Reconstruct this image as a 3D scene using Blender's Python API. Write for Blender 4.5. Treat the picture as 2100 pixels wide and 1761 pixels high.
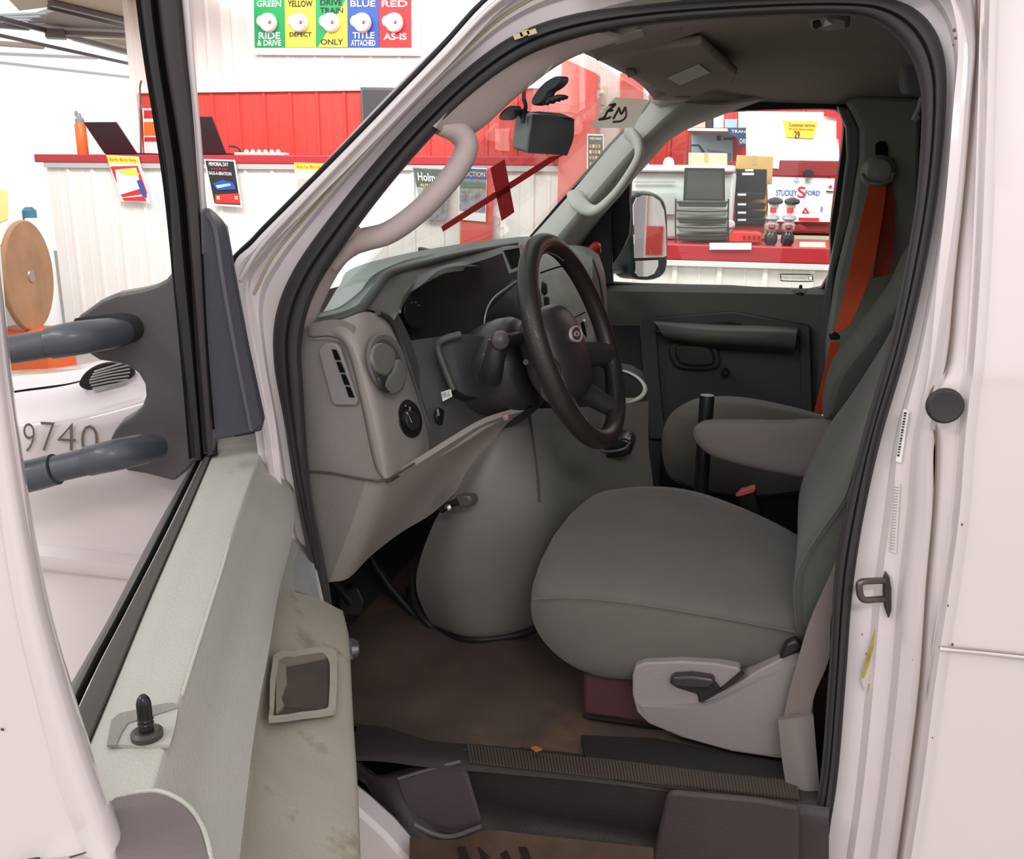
import bpy, bmesh, math, random
import numpy as np
from mathutils import Vector, Matrix
random.seed(7)
for o in list(bpy.data.objects): bpy.data.objects.remove(o)
COL = bpy.context.scene.collection
# ---------------- camera ----------------
F, CX, CY = 1900.0, 1050.0, 880.5
PITCH, YAW, ROLL = math.radians(15.45), math.radians(13.6), math.radians(0.5)
FW = Vector((-math.sin(YAW)*math.cos(PITCH), math.cos(YAW)*math.cos(PITCH), -math.sin(PITCH)))
RT0 = Vector((math.cos(YAW), math.sin(YAW), 0)); UP0 = RT0.cross(FW)
RT = RT0*math.cos(ROLL)+UP0*math.sin(ROLL); UP = UP0*math.cos(ROLL)-RT0*math.sin(ROLL)
EYE = Vector((0, 0, 1.65))
cd = bpy.data.cameras.new('camera'); cam = bpy.data.objects.new('camera', cd); COL.objects.link(cam)
cam.matrix_world = Matrix(((RT.x, UP.x, -FW.x, EYE.x), (RT.y, UP.y, -FW.y, EYE.y), (RT.z, UP.z, -FW.z, EYE.z), (0, 0, 0, 1)))
cd.sensor_width = 36; cd.lens = 36*F/2100; cd.clip_start = 0.02; cd.clip_end = 200
bpy.context.scene.camera = cam
# ---------------- world, exposure, lights ----------------
sc = bpy.context.scene
sc.view_settings.view_transform = 'Standard'; sc.view_settings.look = 'None'
sc.view_settings.exposure = 0.0; sc.view_settings.gamma = 1.0; sc.view_settings.use_curve_mapping = False
w = bpy.data.worlds.new('daylight'); sc.world = w; w.use_nodes = True
bg = w.node_tree.nodes['Background']; bg.inputs[0].default_value = (1.0, 0.985, 0.975, 1); bg.inputs[1].default_value = 1.04
def area(name, loc, target, sx, sy, power, col=(1, 1, 1)):
    l = bpy.data.lights.new(name, 'AREA'); l.shape = 'RECTANGLE'; l.size = sx; l.size_y = sy; l.energy = power; l.color = col
    o = bpy.data.objects.new(name, l); COL.objects.link(o); o.location = loc
    o.rotation_euler = (Vector(target)-Vector(loc)).to_track_quat('-Z', 'Y').to_euler(); return o
area('shop_light', (-3.5, 5.2, 4.2), (-3.0, 8.5, 1.4), 5.0, 1.2, 225, (1, .99, .97))
area('shop_light', (1.5, 4.6, 4.2), (1.0, 7.5, 1.2), 4.0, 1.2, 140, (1, .99, .97))
area('bay_fill', (0.8, -2.2, 3.6), (0.3, 1.5, 1.2), 1.6, .25, 46, (1, .95, .92))  # this and the next: added fill behind the viewer, warm like floor bounce
area('bay_fill', (-2.4, -.6, 3.4), (-.6, 1.2, 1.1), 1.8, .25, 34, (1, .96, .94))

# ---------------- picking helpers (pixel of the 2100x1761 frame -> point on a real plane) ----------------
def ray(px, py): return FW+RT*((px-CX)/F)-UP*((py-CY)/F)
def P(px, py, Y): d = ray(px, py); return EYE+d*(Y/d.y)
def Pz(px, py, z): d = ray(px, py); return EYE+d*((z-EYE.z)/d.z)
def Px(px, py, X): d = ray(px, py); return EYE+d*(X/d.x)
DH = Vector((-.79, 1.27, 0)); DU = Vector((.4035, -.915, 0)); DN = Vector((.915, .4035, 0))   # open driver's door plane
def D(px, py, w=0.0): d = ray(px, py); return EYE+d*(((DH-EYE).dot(DN)+w)/d.dot(DN))
WN = Vector((math.sin(math.radians(64)), 0, math.cos(math.radians(64))))
WA = Vector((-.27, 1.4, 1.83)); WB = Vector((-.62, 1.4, 1.468))
WSD = (WA-WB).normalized(); WSN = Vector((0, 1, 0)).cross(WSD).normalized()                   # windshield plane
def Wn(px, py, w=0.0): d = ray(px, py); return EYE+d*(((WA-EYE).dot(WSN)+w)/d.dot(WSN))

# ---------------- materials ----------------
def lin(c):
    if isinstance(c, str): c = [int(c[i:i+2], 16)/255 for i in (0, 2, 4)]
    return [x/12.92 if x <= .04045 else ((x+.055)/1.055)**2.4 for x in c]
MATS = {}
def M(name, col, rough=.5, metal=0.0, var=0.0, vs=6.0, col2=None, c2s=4.0, c2t=.55, bump=0.0, bs=150.0, coat=0.0, trans=0.0, emit=0.0, spec=.5, alpha=1.0, sheen=0.0):
    if name in MATS: return MATS[name]
    m = bpy.data.materials.new(name); m.use_nodes = True; nt = m.node_tree; b = nt.nodes['Principled BSDF']; N = nt.nodes.new; L = nt.links.new
    c = lin(col)+[1]
    b.inputs['Base Color'].default_value = c; b.inputs['Roughness'].default_value = rough; b.inputs['Metallic'].default_value = metal
    b.inputs['Coat Weight'].default_value = coat; b.inputs['Coat Roughness'].default_value = .06
    b.inputs['Transmission Weight'].default_value = trans; b.inputs['Specular IOR Level'].default_value = spec
    b.inputs['Alpha'].default_value = alpha; b.inputs['Sheen Weight'].default_value = sheen
    if emit: b.inputs['Emission Color'].default_value = c; b.inputs['Emission Strength'].default_value = emit
    tc = N('ShaderNodeTexCoord')
    if var or col2:
        n1 = N('ShaderNodeTexNoise'); n1.inputs['Scale'].default_value = vs; n1.inputs['Detail'].default_value = 6; L(tc.outputs['Object'], n1.inputs['Vector'])
        mr = N('ShaderNodeMapRange'); mr.inputs[1].default_value = .3; mr.inputs[2].default_value = .7; mr.inputs[3].default_value = 1-var; mr.inputs[4].default_value = 1+var*.5
        L(n1.outputs['Fac'], mr.inputs[0])
        mx = N('ShaderNodeMix'); mx.data_type = 'RGBA'; mx.blend_type = 'MULTIPLY'; mx.inputs[0].default_value = 1; mx.inputs[6].default_value = c
        L(mr.outputs[0], mx.inputs[7]); out = mx.outputs[2]
        if col2:
            n2 = N('ShaderNodeTexNoise'); n2.inputs['Scale'].default_value = c2s; n2.inputs['Detail'].default_value = 8; n2.inputs['Roughness'].default_value = .65; L(tc.outputs['Object'], n2.inputs['Vector'])
            r2 = N('ShaderNodeMapRange'); r2.inputs[1].default_value = c2t; r2.inputs[2].default_value = c2t+.14; L(n2.outputs['Fac'], r2.inputs[0])
            m2 = N('ShaderNodeMix'); m2.data_type = 'RGBA'; L(r2.outputs[0], m2.inputs[0]); L(out, m2.inputs[6]); m2.inputs[7].default_value = lin(col2)+[1]; out = m2.outputs[2]
        L(out, b.inputs['Base Color'])
    if bump:
        n3 = N('ShaderNodeTexNoise'); n3.inputs['Scale'].default_value = bs; n3.inputs['Detail'].default_value = 3; L(tc.outputs['Object'], n3.inputs['Vector'])
        bp = N('ShaderNodeBump'); bp.inputs['Strength'].default_value = bump; bp.inputs['Distance'].default_value = .002; L(n3.outputs['Fac'], bp.inputs['Height']); L(bp.outputs[0], b.inputs['Normal'])
    MATS[name] = m; return m
def fabric(name, col, scale=700):
    m = M(name, col, .95, var=.12, vs=5, bump=0, spec=.15, sheen=.15); nt = m.node_tree; N = nt.nodes.new; L = nt.links.new; b = nt.nodes['Principled BSDF']
    tc = N('ShaderNodeTexCoord'); a = N('ShaderNodeTexNoise'); a.inputs['Scale'].default_value = scale; L(tc.outputs['Object'], a.inputs['Vector'])
    a2 = N('ShaderNodeTexNoise'); a2.inputs['Scale'].default_value = 9; a2.inputs['Detail'].default_value = 2; L(tc.outputs['Object'], a2.inputs['Vector'])
    b1 = N('ShaderNodeBump'); b1.inputs['Strength'].default_value = .35; b1.inputs['Distance'].default_value = .0012; L(a.outputs['Fac'], b1.inputs['Height'])
    b2 = N('ShaderNodeBump'); b2.inputs['Strength'].default_value = .35; b2.inputs['Distance'].default_value = .02; L(a2.outputs['Fac'], b2.inputs['Height']); L(b1.outputs[0], b2.inputs['Normal']); L(b2.outputs[0], b.inputs['Normal'])
    return m
paint = M('white_paint', 'e3d9da', .22, coat=.7, var=.02, vs=3)
paint_jamb = M('white_jamb_paint', 'e0d6d8', .35, coat=.3, var=.05, vs=5, col2='a98f7d', c2s=11, c2t=.735)
rubber = M('black_rubber', '3a3638', .62, bump=.3, bs=400, spec=.35)
rubber2 = M('deep_black_rubber', '1b1a1c', .55, spec=.3)
dark = M('dark_plastic', '333131', .6, bump=.25, bs=500, var=.06, spec=.3)
darker = M('darker_plastic', '232224', .5, bump=.2, bs=500, spec=.35)
black = M('black_plastic', '131315', .35, spec=.5)
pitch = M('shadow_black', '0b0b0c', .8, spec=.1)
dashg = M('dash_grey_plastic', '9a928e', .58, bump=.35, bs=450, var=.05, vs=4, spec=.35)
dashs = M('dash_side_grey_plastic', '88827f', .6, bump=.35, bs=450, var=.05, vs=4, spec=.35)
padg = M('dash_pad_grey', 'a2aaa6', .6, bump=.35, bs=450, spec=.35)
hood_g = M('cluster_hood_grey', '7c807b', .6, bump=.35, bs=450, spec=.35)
trimg = M('pillar_trim_grey', 'c2c2bc', .6, bump=.3, bs=450, spec=.3)
trimw = M('pillar_trim_warm', 'b9a8a6', .6, bump=.3, bs=450, spec=.3)
panelg = M('door_panel_grey', 'b4b2aa', .48, bump=.4, bs=380, var=.06, vs=6, col2='a09a8c', c2s=5, c2t=.62, spec=.4)
armg = M('armrest_grimy_grey', 'a8a295', .5, bump=.4, bs=380, var=.12, vs=9, col2='776a51', c2s=9, c2t=.56, spec=.4)
headl = M('headliner_fabric', 'a89e96', .95, var=.1, vs=4, bump=.3, bs=300, spec=.1)
seatf = fabric('seat_fabric', '635f5b'); seatd = fabric('seat_back_fabric', '585955')
glass = bpy.data.materials.new('clear_glass'); glass.use_nodes = True
_n = glass.node_tree; _n.nodes.remove(_n.nodes['Principled BSDF']); _t = _n.nodes.new('ShaderNodeBsdfTransparent'); _t.inputs[0].default_value = (.96, .985, .97, 1)
_g = _n.nodes.new('ShaderNodeBsdfGlossy'); _g.inputs['Roughness'].default_value = .0; _lw = _n.nodes.new('ShaderNodeLayerWeight'); _lw.inputs[0].default_value = .35; _f = _n.nodes.new('ShaderNodeMapRange'); _f.inputs[1].default_value = .2; _f.inputs[3].default_value = .025; _f.inputs[4].default_value = .4; _n.links.new(_lw.outputs['Facing'], _f.inputs[0])
_m = _n.nodes.new('ShaderNodeMixShader'); _n.links.new(_f.outputs[0], _m.inputs[0]); _n.links.new(_t.outputs[0], _m.inputs[1]); _n.links.new(_g.outputs[0], _m.inputs[2]); _n.links.new(_m.outputs[0], _n.nodes['Material Output'].inputs[0])
chrome = M('chrome', 'c8c8c8', .18, metal=1)
mirror_m = M('mirror_glass', 'e8ecee', .02, metal=1)
white = M('white_plastic', 'ececec', .5); wpaper = M('white_paper', 'f2f0ec', .8)

def translucent(name, col, tr):
    m = bpy.data.materials.new(name); m.use_nodes = True; n = m.node_tree; n.nodes.remove(n.nodes['Principled BSDF']); c = lin(col)+[1]
    a = n.nodes.new('ShaderNodeBsdfTranslucent'); a.inputs[0].default_value = c; b = n.nodes.new('ShaderNodeBsdfDiffuse'); b.inputs[0].default_value = c; t = n.nodes.new('ShaderNodeBsdfTransparent')
    t.inputs[0].default_value = [(x+1)/2 for x in c[:3]]+[1]
    x = n.nodes.new('ShaderNodeMixShader'); n.links.new(a.outputs[0], x.inputs[1]); n.links.new(b.outputs[0], x.inputs[2])
    y = n.nodes.new('ShaderNodeMixShader'); y.inputs[0].default_value = tr; n.links.new(x.outputs[0], y.inputs[1]); n.links.new(t.outputs[0], y.inputs[2]); n.links.new(y.outputs[0], n.nodes['Material Output'].inputs[0]); MATS[name] = m; return m
# ---------------- mesh helpers ----------------
WOFF = {}
def link(o, mat, parent):
    COL.objects.link(o)
    if mat: o.data.materials.append(mat)
    if parent is not None:
        o.parent = parent; o.location = -WOFF.get(parent.name, Vector((0, 0, 0))) if parent.name in WOFF else Vector((0, 0, 0))
    return o
def thing(name, label, cat, loc, group=None):
    o = bpy.data.objects.new(name, None); COL.objects.link(o); o.location = loc; o.empty_display_size = .05
    WOFF[o.name] = Vector(loc); o['label'] = label; o['category'] = cat
    if group: o['group'] = group
    return o
def tag(o, label, cat, group=None):
    o['label'] = label; o['category'] = cat
    if group: o['group'] = group
    return o
def struct(o): o['kind'] = 'structure'; return o
def lab(o, s): o['label'] = s; return o
def mk(name, vs, fs, mat, parent=None, angle=40, bevel=0.0, seg=2, sub=0):
    me = bpy.data.meshes.new(name); me.from_pydata([tuple(v) for v in vs], [], fs); me.validate(); me.update()
    bm = bmesh.new(); bm.from_mesh(me); bmesh.ops.recalc_face_normals(bm, faces=bm.faces); bm.to_mesh(me); bm.free()
    me.shade_smooth(); me.set_sharp_from_angle(angle=math.radians(angle))
    o = bpy.data.objects.new(name, me)
    if bevel:
        b = o.modifiers.new('bevel', 'BEVEL'); b.width = bevel; b.segments = seg; b.limit_method = 'ANGLE'; b.angle_limit = math.radians(35); b.harden_normals = False
    if sub: s = o.modifiers.new('sub', 'SUBSURF'); s.levels = sub; s.render_levels = sub
    return link(o, mat, parent)
def cr(pts, n, closed=False):
    pts = [Vector(p) for p in pts]; out = []; m = len(pts)
    rng = m if closed else m-1
    for i in range(rng):
        p0 = pts[(i-1) % m] if closed or i > 0 else pts[0]*2-pts[1]
        p1 = pts[i]; p2 = pts[(i+1) % m]
        p3 = pts[(i+2) % m] if closed or i+2 < m else pts[-1]*2-pts[-2]
        for k in range(n):
            t = k/n; out.append(.5*((2*p1)+(p2-p0)*t+(2*p0-5*p1+4*p2-p3)*t*t+(3*p1-p0-3*p2+p3)*t*t*t))
    if not closed: out.append(pts[-1])
    return out
def patch(name, rows, mat, parent=None, nu=5, nv=5, th=.006, angle=40, lin_u=False, lin_v=False):
    """smooth sheet with real thickness through a grid of points; thickness goes away from the viewer's side"""
    g = [cr(r, nu) if not lin_u else [Vector(r[i]).lerp(Vector(r[i+1]), k/nu) for i in range(len(r)-1) for k in range(nu)]+[Vector(r[-1])] for r in rows]
    cols = list(zip(*g)); cols = [cr(c, nv) if not lin_v else [c[i].lerp(c[i+1], k/nv) for i in range(len(c)-1) for k in range(nv)]+[c[-1]] for c in cols]
    g = [list(r) for r in zip(*cols)]; R, C = len(g), len(g[0])
    nr = [[None]*C for _ in range(R)]; s = 0
    for i in range(R):
        for j in range(C):
            a = g[min(i+1, R-1)][j]-g[max(i-1, 0)][j]; b = g[i][min(j+1, C-1)]-g[i][max(j-1, 0)][:] if False else g[i][min(j+1, C-1)]-g[i][max(j-1, 0)]
            n = a.cross(b); n = n.normalized() if n.length > 1e-12 else Vector((0, 0, 0)); nr[i][j] = n; s += n.dot(EYE-g[i][j])
    sg = 1 if s > 0 else -1
    vs = [g[i][j] for i in range(R) for j in range(C)]+[g[i][j]-nr[i][j]*sg*th for i in range(R) for j in range(C)]
    fs = []; K = R*C
    for i in range(R-1):
        for j in range(C-1):
            a, b, c, d = i*C+j, i*C+j+1, (i+1)*C+j+1, (i+1)*C+j; fs += [(a, b, c, d), (K+d, K+c, K+b, K+a)]
    for i in range(R-1):
        for j in (0, C-1): a, b = i*C+j, (i+1)*C+j; fs.append((a, b, K+b, K+a))
    for j in range(C-1):
        for i in (0, R-1): a, b = i*C+j, i*C+j+1; fs.append((a, b, K+b, K+a))
    return mk(name, vs, fs, mat, parent, angle)
def slab(name, pts, vec, mat, parent=None, bevel=0.0, smooth=0, seg=2, angle=40):
    pts = [Vector(p) for p in pts]
    if smooth: pts = cr(pts, smooth, True)
    n = len(pts); vec = Vector(vec); vs = pts+[p+vec for p in pts]
    fs = [tuple(range(n)), tuple(range(2*n-1, n-1, -1))]+[(i, (i+1) % n, n+(i+1) % n, n+i) for i in range(n)]
    return mk(name, vs, fs, mat, parent, angle, bevel, seg)
def ring(name, outer, inner, vec, mat, parent=None, smooth=0, bevel=0.0):
    outer = [Vector(p) for p in outer]; inner = [Vector(p) for p in inner]
    if smooth: outer = cr(outer, smooth, True); inner = cr(inner, smooth, True)
    n = len(outer); vec = Vector(vec); vs = outer+inner+[p+vec for p in outer]+[p+vec for p in inner]; fs = []
    for i in range(n):
        j = (i+1) % n; fs += [(i, j, n+j, n+i), (2*n+i, 3*n+i, 3*n+j, 2*n+j), (i, 2*n+i, 2*n+j, j), (n+i, n+j, 3*n+j, 3*n+i)]
    return mk(name, vs, fs, mat, parent, 40, bevel)
def box(name, c, s, mat, parent=None, bevel=.003, rot=None):
    c = Vector(c); vs = []
    for x in (-.5, .5):
        for y in (-.5, .5):
            for z in (-.5, .5):
                v = Vector((x*s[0], y*s[1], z*s[2]));
                if rot is not None: v = rot @ v
                vs.append(c+v)
    return mk(name, vs, [(0, 1, 3, 2), (4, 6, 7, 5), (0, 4, 5, 1), (2, 3, 7, 6), (0, 2, 6, 4), (1, 5, 7, 3)], mat, parent, 40, bevel)
def boxes(name, lst, mat, parent=None, bevel=0.0):
    vs, fs = [], []
    for c, s in lst:
        k = len(vs)
        for x in (-.5, .5):
            for y in (-.5, .5):
                for z in (-.5, .5): vs.append((c[0]+x*s[0], c[1]+y*s[1], c[2]+z*s[2]))
        fs += [tuple(k+i for i in f) for f in ((0, 1, 3, 2), (4, 6, 7, 5), (0, 4, 5, 1), (2, 3, 7, 6), (0, 2, 6, 4), (1, 5, 7, 3))]
    return mk(name, vs, fs, mat, parent, 40, bevel)
def tube(name, pts, r, mat, parent=None, n=14, sm=4, closed=False, flat=1.0, flat_dir=None):
    m0 = len(pts); pts2 = cr(pts, sm, closed) if sm > 1 else [Vector(p) for p in pts]; m = len(pts2)
    rs = [r]*m if not isinstance(r, (list, tuple)) else [float(np.interp(i/(m-1)*(len(r)-1), range(len(r)), r)) for i in range(m)]
    vs, fs = [], []; prev = None
    for i, p in enumerate(pts2):
        t = (pts2[(i+1) % m]-pts2[i-1]) if closed else (pts2[min(i+1, m-1)]-pts2[max(i-1, 0)]); t.normalize()
        if prev is None:
            a = flat_dir.copy() if flat_dir is not None else (Vector((0, 0, 1)) if abs(t.z) < .9 else Vector((1, 0, 0)))
        else: a = prev
        a = (a-t*a.dot(t)).normalized(); prev = a; b = t.cross(a)
        for k in range(n): u = 2*math.pi*k/n; vs.append(p+a*math.cos(u)*rs[i]*flat+b*math.sin(u)*rs[i])
    for i in range(m if closed else m-1):
        j = (i+1) % m
        for k in range(n): l = (k+1) % n; fs.append((i*n+k, i*n+l, j*n+l, j*n+k))
    if not closed: fs += [tuple(range(n-1, -1, -1)), tuple((m-1)*n+k for k in range(n))]
    return mk(name, vs, fs, mat, parent, 50)
def lathe(name, base, axis, prof, mat, parent=None, n=28, ref=None):
    axis = Vector(axis).normalized(); a = ref or (Vector((0, 0, 1)) if abs(axis.z) < .9 else Vector((1, 0, 0))); a = (a-axis*a.dot(axis)).normalized(); b = axis.cross(a)
    vs, fs = [], []
    for (r, h) in prof:
        for k in range(n): u = 2*math.pi*k/n; vs.append(Vector(base)+axis*h+(a*math.cos(u)+b*math.sin(u))*max(r, 1e-5))
    for i in range(len(prof)-1):
        for k in range(n): l = (k+1) % n; fs.append((i*n+k, i*n+l, (i+1)*n+l, (i+1)*n+k))
    fs += [tuple(range(n-1, -1, -1)), tuple((len(prof)-1)*n+k for k in range(n))]
    return mk(name, vs, fs, mat, parent, 35)
def loft(name, secs, mat, parent=None, sm=3, sub=1, angle=80):
    """closed cross-sections (same count) joined and capped: a solid body"""
    secs = [cr(s, sm, True) for s in secs]; n = len(secs[0]); vs, fs = [], []
    for s in secs: vs += s
    for i in range(len(secs)-1):
        for k in range(n): l = (k+1) % n; fs.append((i*n+k, i*n+l, (i+1)*n+l, (i+1)*n+k))
    for e, idx in ((0, 0), (len(secs)-1, (len(secs)-1)*n)):
        c = sum(secs[e], Vector((0, 0, 0)))/n; vs.append(c); ci = len(vs)-1
        for k in range(n): fs.append((ci, idx+k, idx+(k+1) % n))
    return mk(name, vs, fs, mat, parent, angle, sub=sub)
FONT = {}
def txt(name, s, tl, tr, bl, mat, parent=None, th=.0006, bold=0.0, mirror=False):
    """lettering filling the parallelogram tl-tr-bl"""
    cu = bpy.data.curves.new(name, 'FONT'); cu.body = s; cu.size = 1; cu.offset = bold; cu.resolution_u = 3
    to = bpy.data.objects.new(name, cu); COL.objects.link(to); dg = bpy.context.evaluated_depsgraph_get(); dg.update()
    me = bpy.data.meshes.new_from_object(to.evaluated_get(dg)); bpy.data.objects.remove(to); bpy.data.curves.remove(cu)
    vs = np.array([v.co[:] for v in me.vertices]); fs = [tuple(p.vertices) for p in me.polygons]; bpy.data.meshes.remove(me)
    lo, hi = vs.min(0), vs.max(0); tl, tr, bl = Vector(tl), Vector(tr), Vector(bl); nn = (tr-tl).cross(bl-tl).normalized()
    if nn.dot(EYE-tl) < 0: nn = -nn
    out = []
    for v in vs:
        u = (v[0]-lo[0])/(hi[0]-lo[0]); t = (hi[1]-v[1])/(hi[1]-lo[1]); u = 1-u if mirror else u
        out.append(tl+(tr-tl)*u+(bl-tl)*t+nn*th)
    m2 = bpy.data.meshes.new(name); m2.from_pydata([tuple(v) for v in out], [], fs); m2.update()
    o = bpy.data.objects.new(name, m2); return link(o, mat, parent)
def quad(name, pts, Y, th, mat, parent=None, bevel=0.0):
    return slab(name, [P(x, y, Y) for x, y in pts], (0, th, 0), mat, parent, bevel)
def rect(x0, y0, x1, y1): return [(x0, y0), (x1, y0), (x1, y1), (x0, y1)]
# ================= the workshop =================
m_wred = M('red_ribbed_sheet_metal', 'd9473f', .4, var=.03); m_wwhite = M('white_ribbed_sheet_metal', 'ebe5e1', .45, var=.02)
m_cred = M('red_laminate', 'b02a33', .35, coat=.2); m_conc = M('concrete', '9b958d', .8, var=.12, vs=2)
m_wall = M('white_wall_panel', 'f3f1ee', .7); m_cream = M('cream_door_panel', 'e3d6bf', .6); m_rail = M('rail_steel', '6b6262', .4, metal=.5)
def corr(name, x0, x1, z0, z1, Y, pitch, mat, parent=None, h=.02):
    prof = []; x = x0; i = 0
    while x < x1:
        for dx, dy in ((0, 0), (.62, 0), (.66, .35), (.74, .35), (.78, 0)) if False else ((0, 0), (pitch*.40, 0), (pitch*.42, h*.25), (pitch*.46, h*.25), (pitch*.48, 0), (pitch*.80, 0), (pitch*.84, h), (pitch*.93, h), (pitch*.97, 0)):
            if x+dx <= x1: prof.append((x+dx, Y-dy))
        x += pitch
    prof.append((x1, Y)); vs, fs = [], []
    for a, b in prof: vs += [(a, b, z0), (a, b, z1), (a, Y+.03, z0), (a, Y+.03, z1)]
    for i in range(len(prof)-1): k = 4*i; fs += [(k, k+4, k+5, k+1), (k+2, k+3, k+7, k+6), (k+1, k+5, k+7, k+3), (k, k+2, k+6, k+4)]
    k = 4*(len(prof)-1); fs += [(0, 1, 3, 2), (k, k+2, k+3, k+1)]
    return mk(name, vs, fs, mat, parent, 30)
struct(box('floor', (0, 5, -.05), (30, 24, .1), m_conc, None, 0))
XL = P(292, 250, 9).x
struct(corr('wall_back', XL, 6.0, 0, P(600, 185, 9).z, 9.0, .29, m_wred))
struct(corr('wall_back_upper', XL, 6.0, P(600, 185, 9).z, 5.2, 8.99, .29, m_wwhite, None, .012))
struct(box('wall_right', (6.05, 5.5, 2.6), (.1, 7.2, 5.2), m_wall, None, 0)); struct(box('unseen_red_panel_low', (5.985, 2.8, 1.02), (.03, .24, .28), m_wred, None, 0)); struct(box('unseen_red_panel_tall', (5.98, 2.55, 3.0), (.03, .42, 4.1), m_wred, None, 0))  # both red panels are unseen, added for the passenger mirror's reflection
struct(box('trim_1', ((XL+6)/2, 8.965, P(600, 185, 9).z), (6-XL, .03, .03), m_wall, None, .002))
struct(box('trim_2', (XL-.02, 8.97, 2.6), (.06, .1, 5.2), m_wall, None, .004))
# overhead bay door, raised, with its tracks
od = thing('overhead_door', 'raised cream overhead bay door hanging on steel tracks above the far opening', 'garage door', Pz(150, 40, 3.3))
zc = 3.3
def zs(pts, z=zc): return [Pz(x, y, z) for x, y in pts]
slab('door_panel', zs([(40, 22), (-40, -60), (420, -60), (420, -12), (284, 0), (284, 48), (120, 12)]), (0, 0, .05), m_cream, od)
slab('door_panel', zs([(55, 42), (125, 18), (284, 58), (284, 70), (140, 66), (70, 60)]), (0, 0, .05), M('grey_door_panel', 'b9aeaa', .6), od)
slab('door_panel', zs([(140, 78), (286, 81), (286, 118), (286, 120), (150, 84)]), (0, 0, .05), m_cream, od)
def zbar(name, a, b, z, wd, hh, mat, par):
    A, B = Pz(*a, z), Pz(*b, z); d = (B-A).normalized(); n = Vector((-d.y, d.x, 0))*wd/2
    return slab(name, [A-n, B-n, B+n, A+n], (0, 0, hh), mat, par)
zbar('track', (105, 12), (282, 54), 3.24, .07, .05, m_rail, od); zbar('track', (100, 20), (282, 64), 3.24, .03, .05, m_rail, od)
zbar('track', (-20, 38), (286, 116), 3.2, .05, .05, m_rail, od); zbar('track', (-20, 72), (286, 138), 3.16, .025, .04, m_rail, od)
zbar('cross_brace', (115, 72), (286, 79), 3.2, .16, .05, M('brace_mauve', '8f7f80', .5), od)
zbar('cross_brace', (-20, 92), (90, 100), 3.2, .16, .05, M('brace_tan', 'b3a592', .5), od)
zbar('cross_brace', (-20, 55), (60, 62), 3.22, .12, .05, m_rail, od)
zbar('bracket', (95, 78), (135, 80), 3.15, .2, .1, m_rail, od)
boxes('louvre', [((Pz(25, 30+6*i, 3.3).x, Pz(25, 30+6*i, 3.3).y, 3.3), (.9, .05, .02)) for i in range(4)], M('louvre_grey', 'b9c2c4', .4), od)
for i, (a, b) in enumerate([((-30, 128), (284, 163)), ((-30, 112), (200, 122))]):
    zbar('roof_joist', a, b, 3.6, .03, .05, M('pale_steel', 'c9c6cc', .5), od)
# hanging cable by the opening
tag(tube('hanging_cable', [P(290, 165, 8.8), P(287, 180, 8.8), P(288, 205, 8.8), P(289, 300, 8.8), P(289, 320, 8.8)], .009, M('cable_grey', '595456', .6)), 'thin dark cable hanging down beside the bay opening', 'cable')

# ---- tall counter along the back ----
ct = thing('service_counter', 'long white ribbed counter with a red top at the back, left of the red column', 'counter', (P(95, 331, 8).x, 8, 0))
xa = P(95, 335, 8).x; xb = P(1148, 372, 8).x; zt = P(300, 337, 8).z
corr('counter_front', xa, xb, .02, zt, 8.0, .27, m_wwhite, ct, .018)
boxes('counter_end', [((xa+.02, 8.42, zt/2), (.04, .78, zt-.02))], m_wall, ct)
boxes('counter_top', [(((xa+xb)/2-.04, 8.42, zt+.05), (xb-xa+.1, .94, .075))], m_cred, ct, .008)
boxes('top_trim', [(((xa+xb)/2, 7.975, zt-.01), (xb-xa, .03, .05))], M('grey_trim', 'b9b6b2', .5), ct)
ztop = zt+.0875
# red panel and column
col_ = thing('red_column', 'tall smooth red column at the right end of the long white counter', 'column', (P(1190, 300, 7.75).x, 7.8, 0))
slab('column_face', [P(1152, 118, 7.75), P(1222, 150, 7.75), P(1222, 560, 7.75), P(1138, 560, 7.75)], (0, .25, 0), M('red_smooth', 'd8554e', .35), col_, .004)
tag(quad('backing_board', [(945, 345), (1012, 345), (1008, 520), (944, 520)], 7.90, .02, M('red_smooth', 'd8554e')), 'flat red board fixed to the counter front behind two framed posters', 'panel')
# side counter nearer the van
c2 = thing('parts_counter', 'white ribbed counter with a red laminate top seen through the passenger window', 'counter', (P(1500, 530, 6.6).x, 6.6, 0))
zc2 = P(1500, 536, 6.6).z; x2a, x2b = P(1130, 540, 6.6).x, P(1900, 540, 6.6).x
corr('counter_front', x2a, x2b, .02, zc2-.02, 6.62, .305, m_wwhite, c2, .025)
boxes('counter_top', [(((x2a+x2b)/2, 7.0, zc2+.055), (x2b-x2a, .86, .11))], m_cred, c2, .01)
boxes('top_trim', [(((x2a+x2b)/2, 6.59, zc2-.02), (x2b-x2a, .035, .04))], M('pale_trim', 'dcdad6', .5), c2, .004)
z2 = zc2+.11

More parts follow.
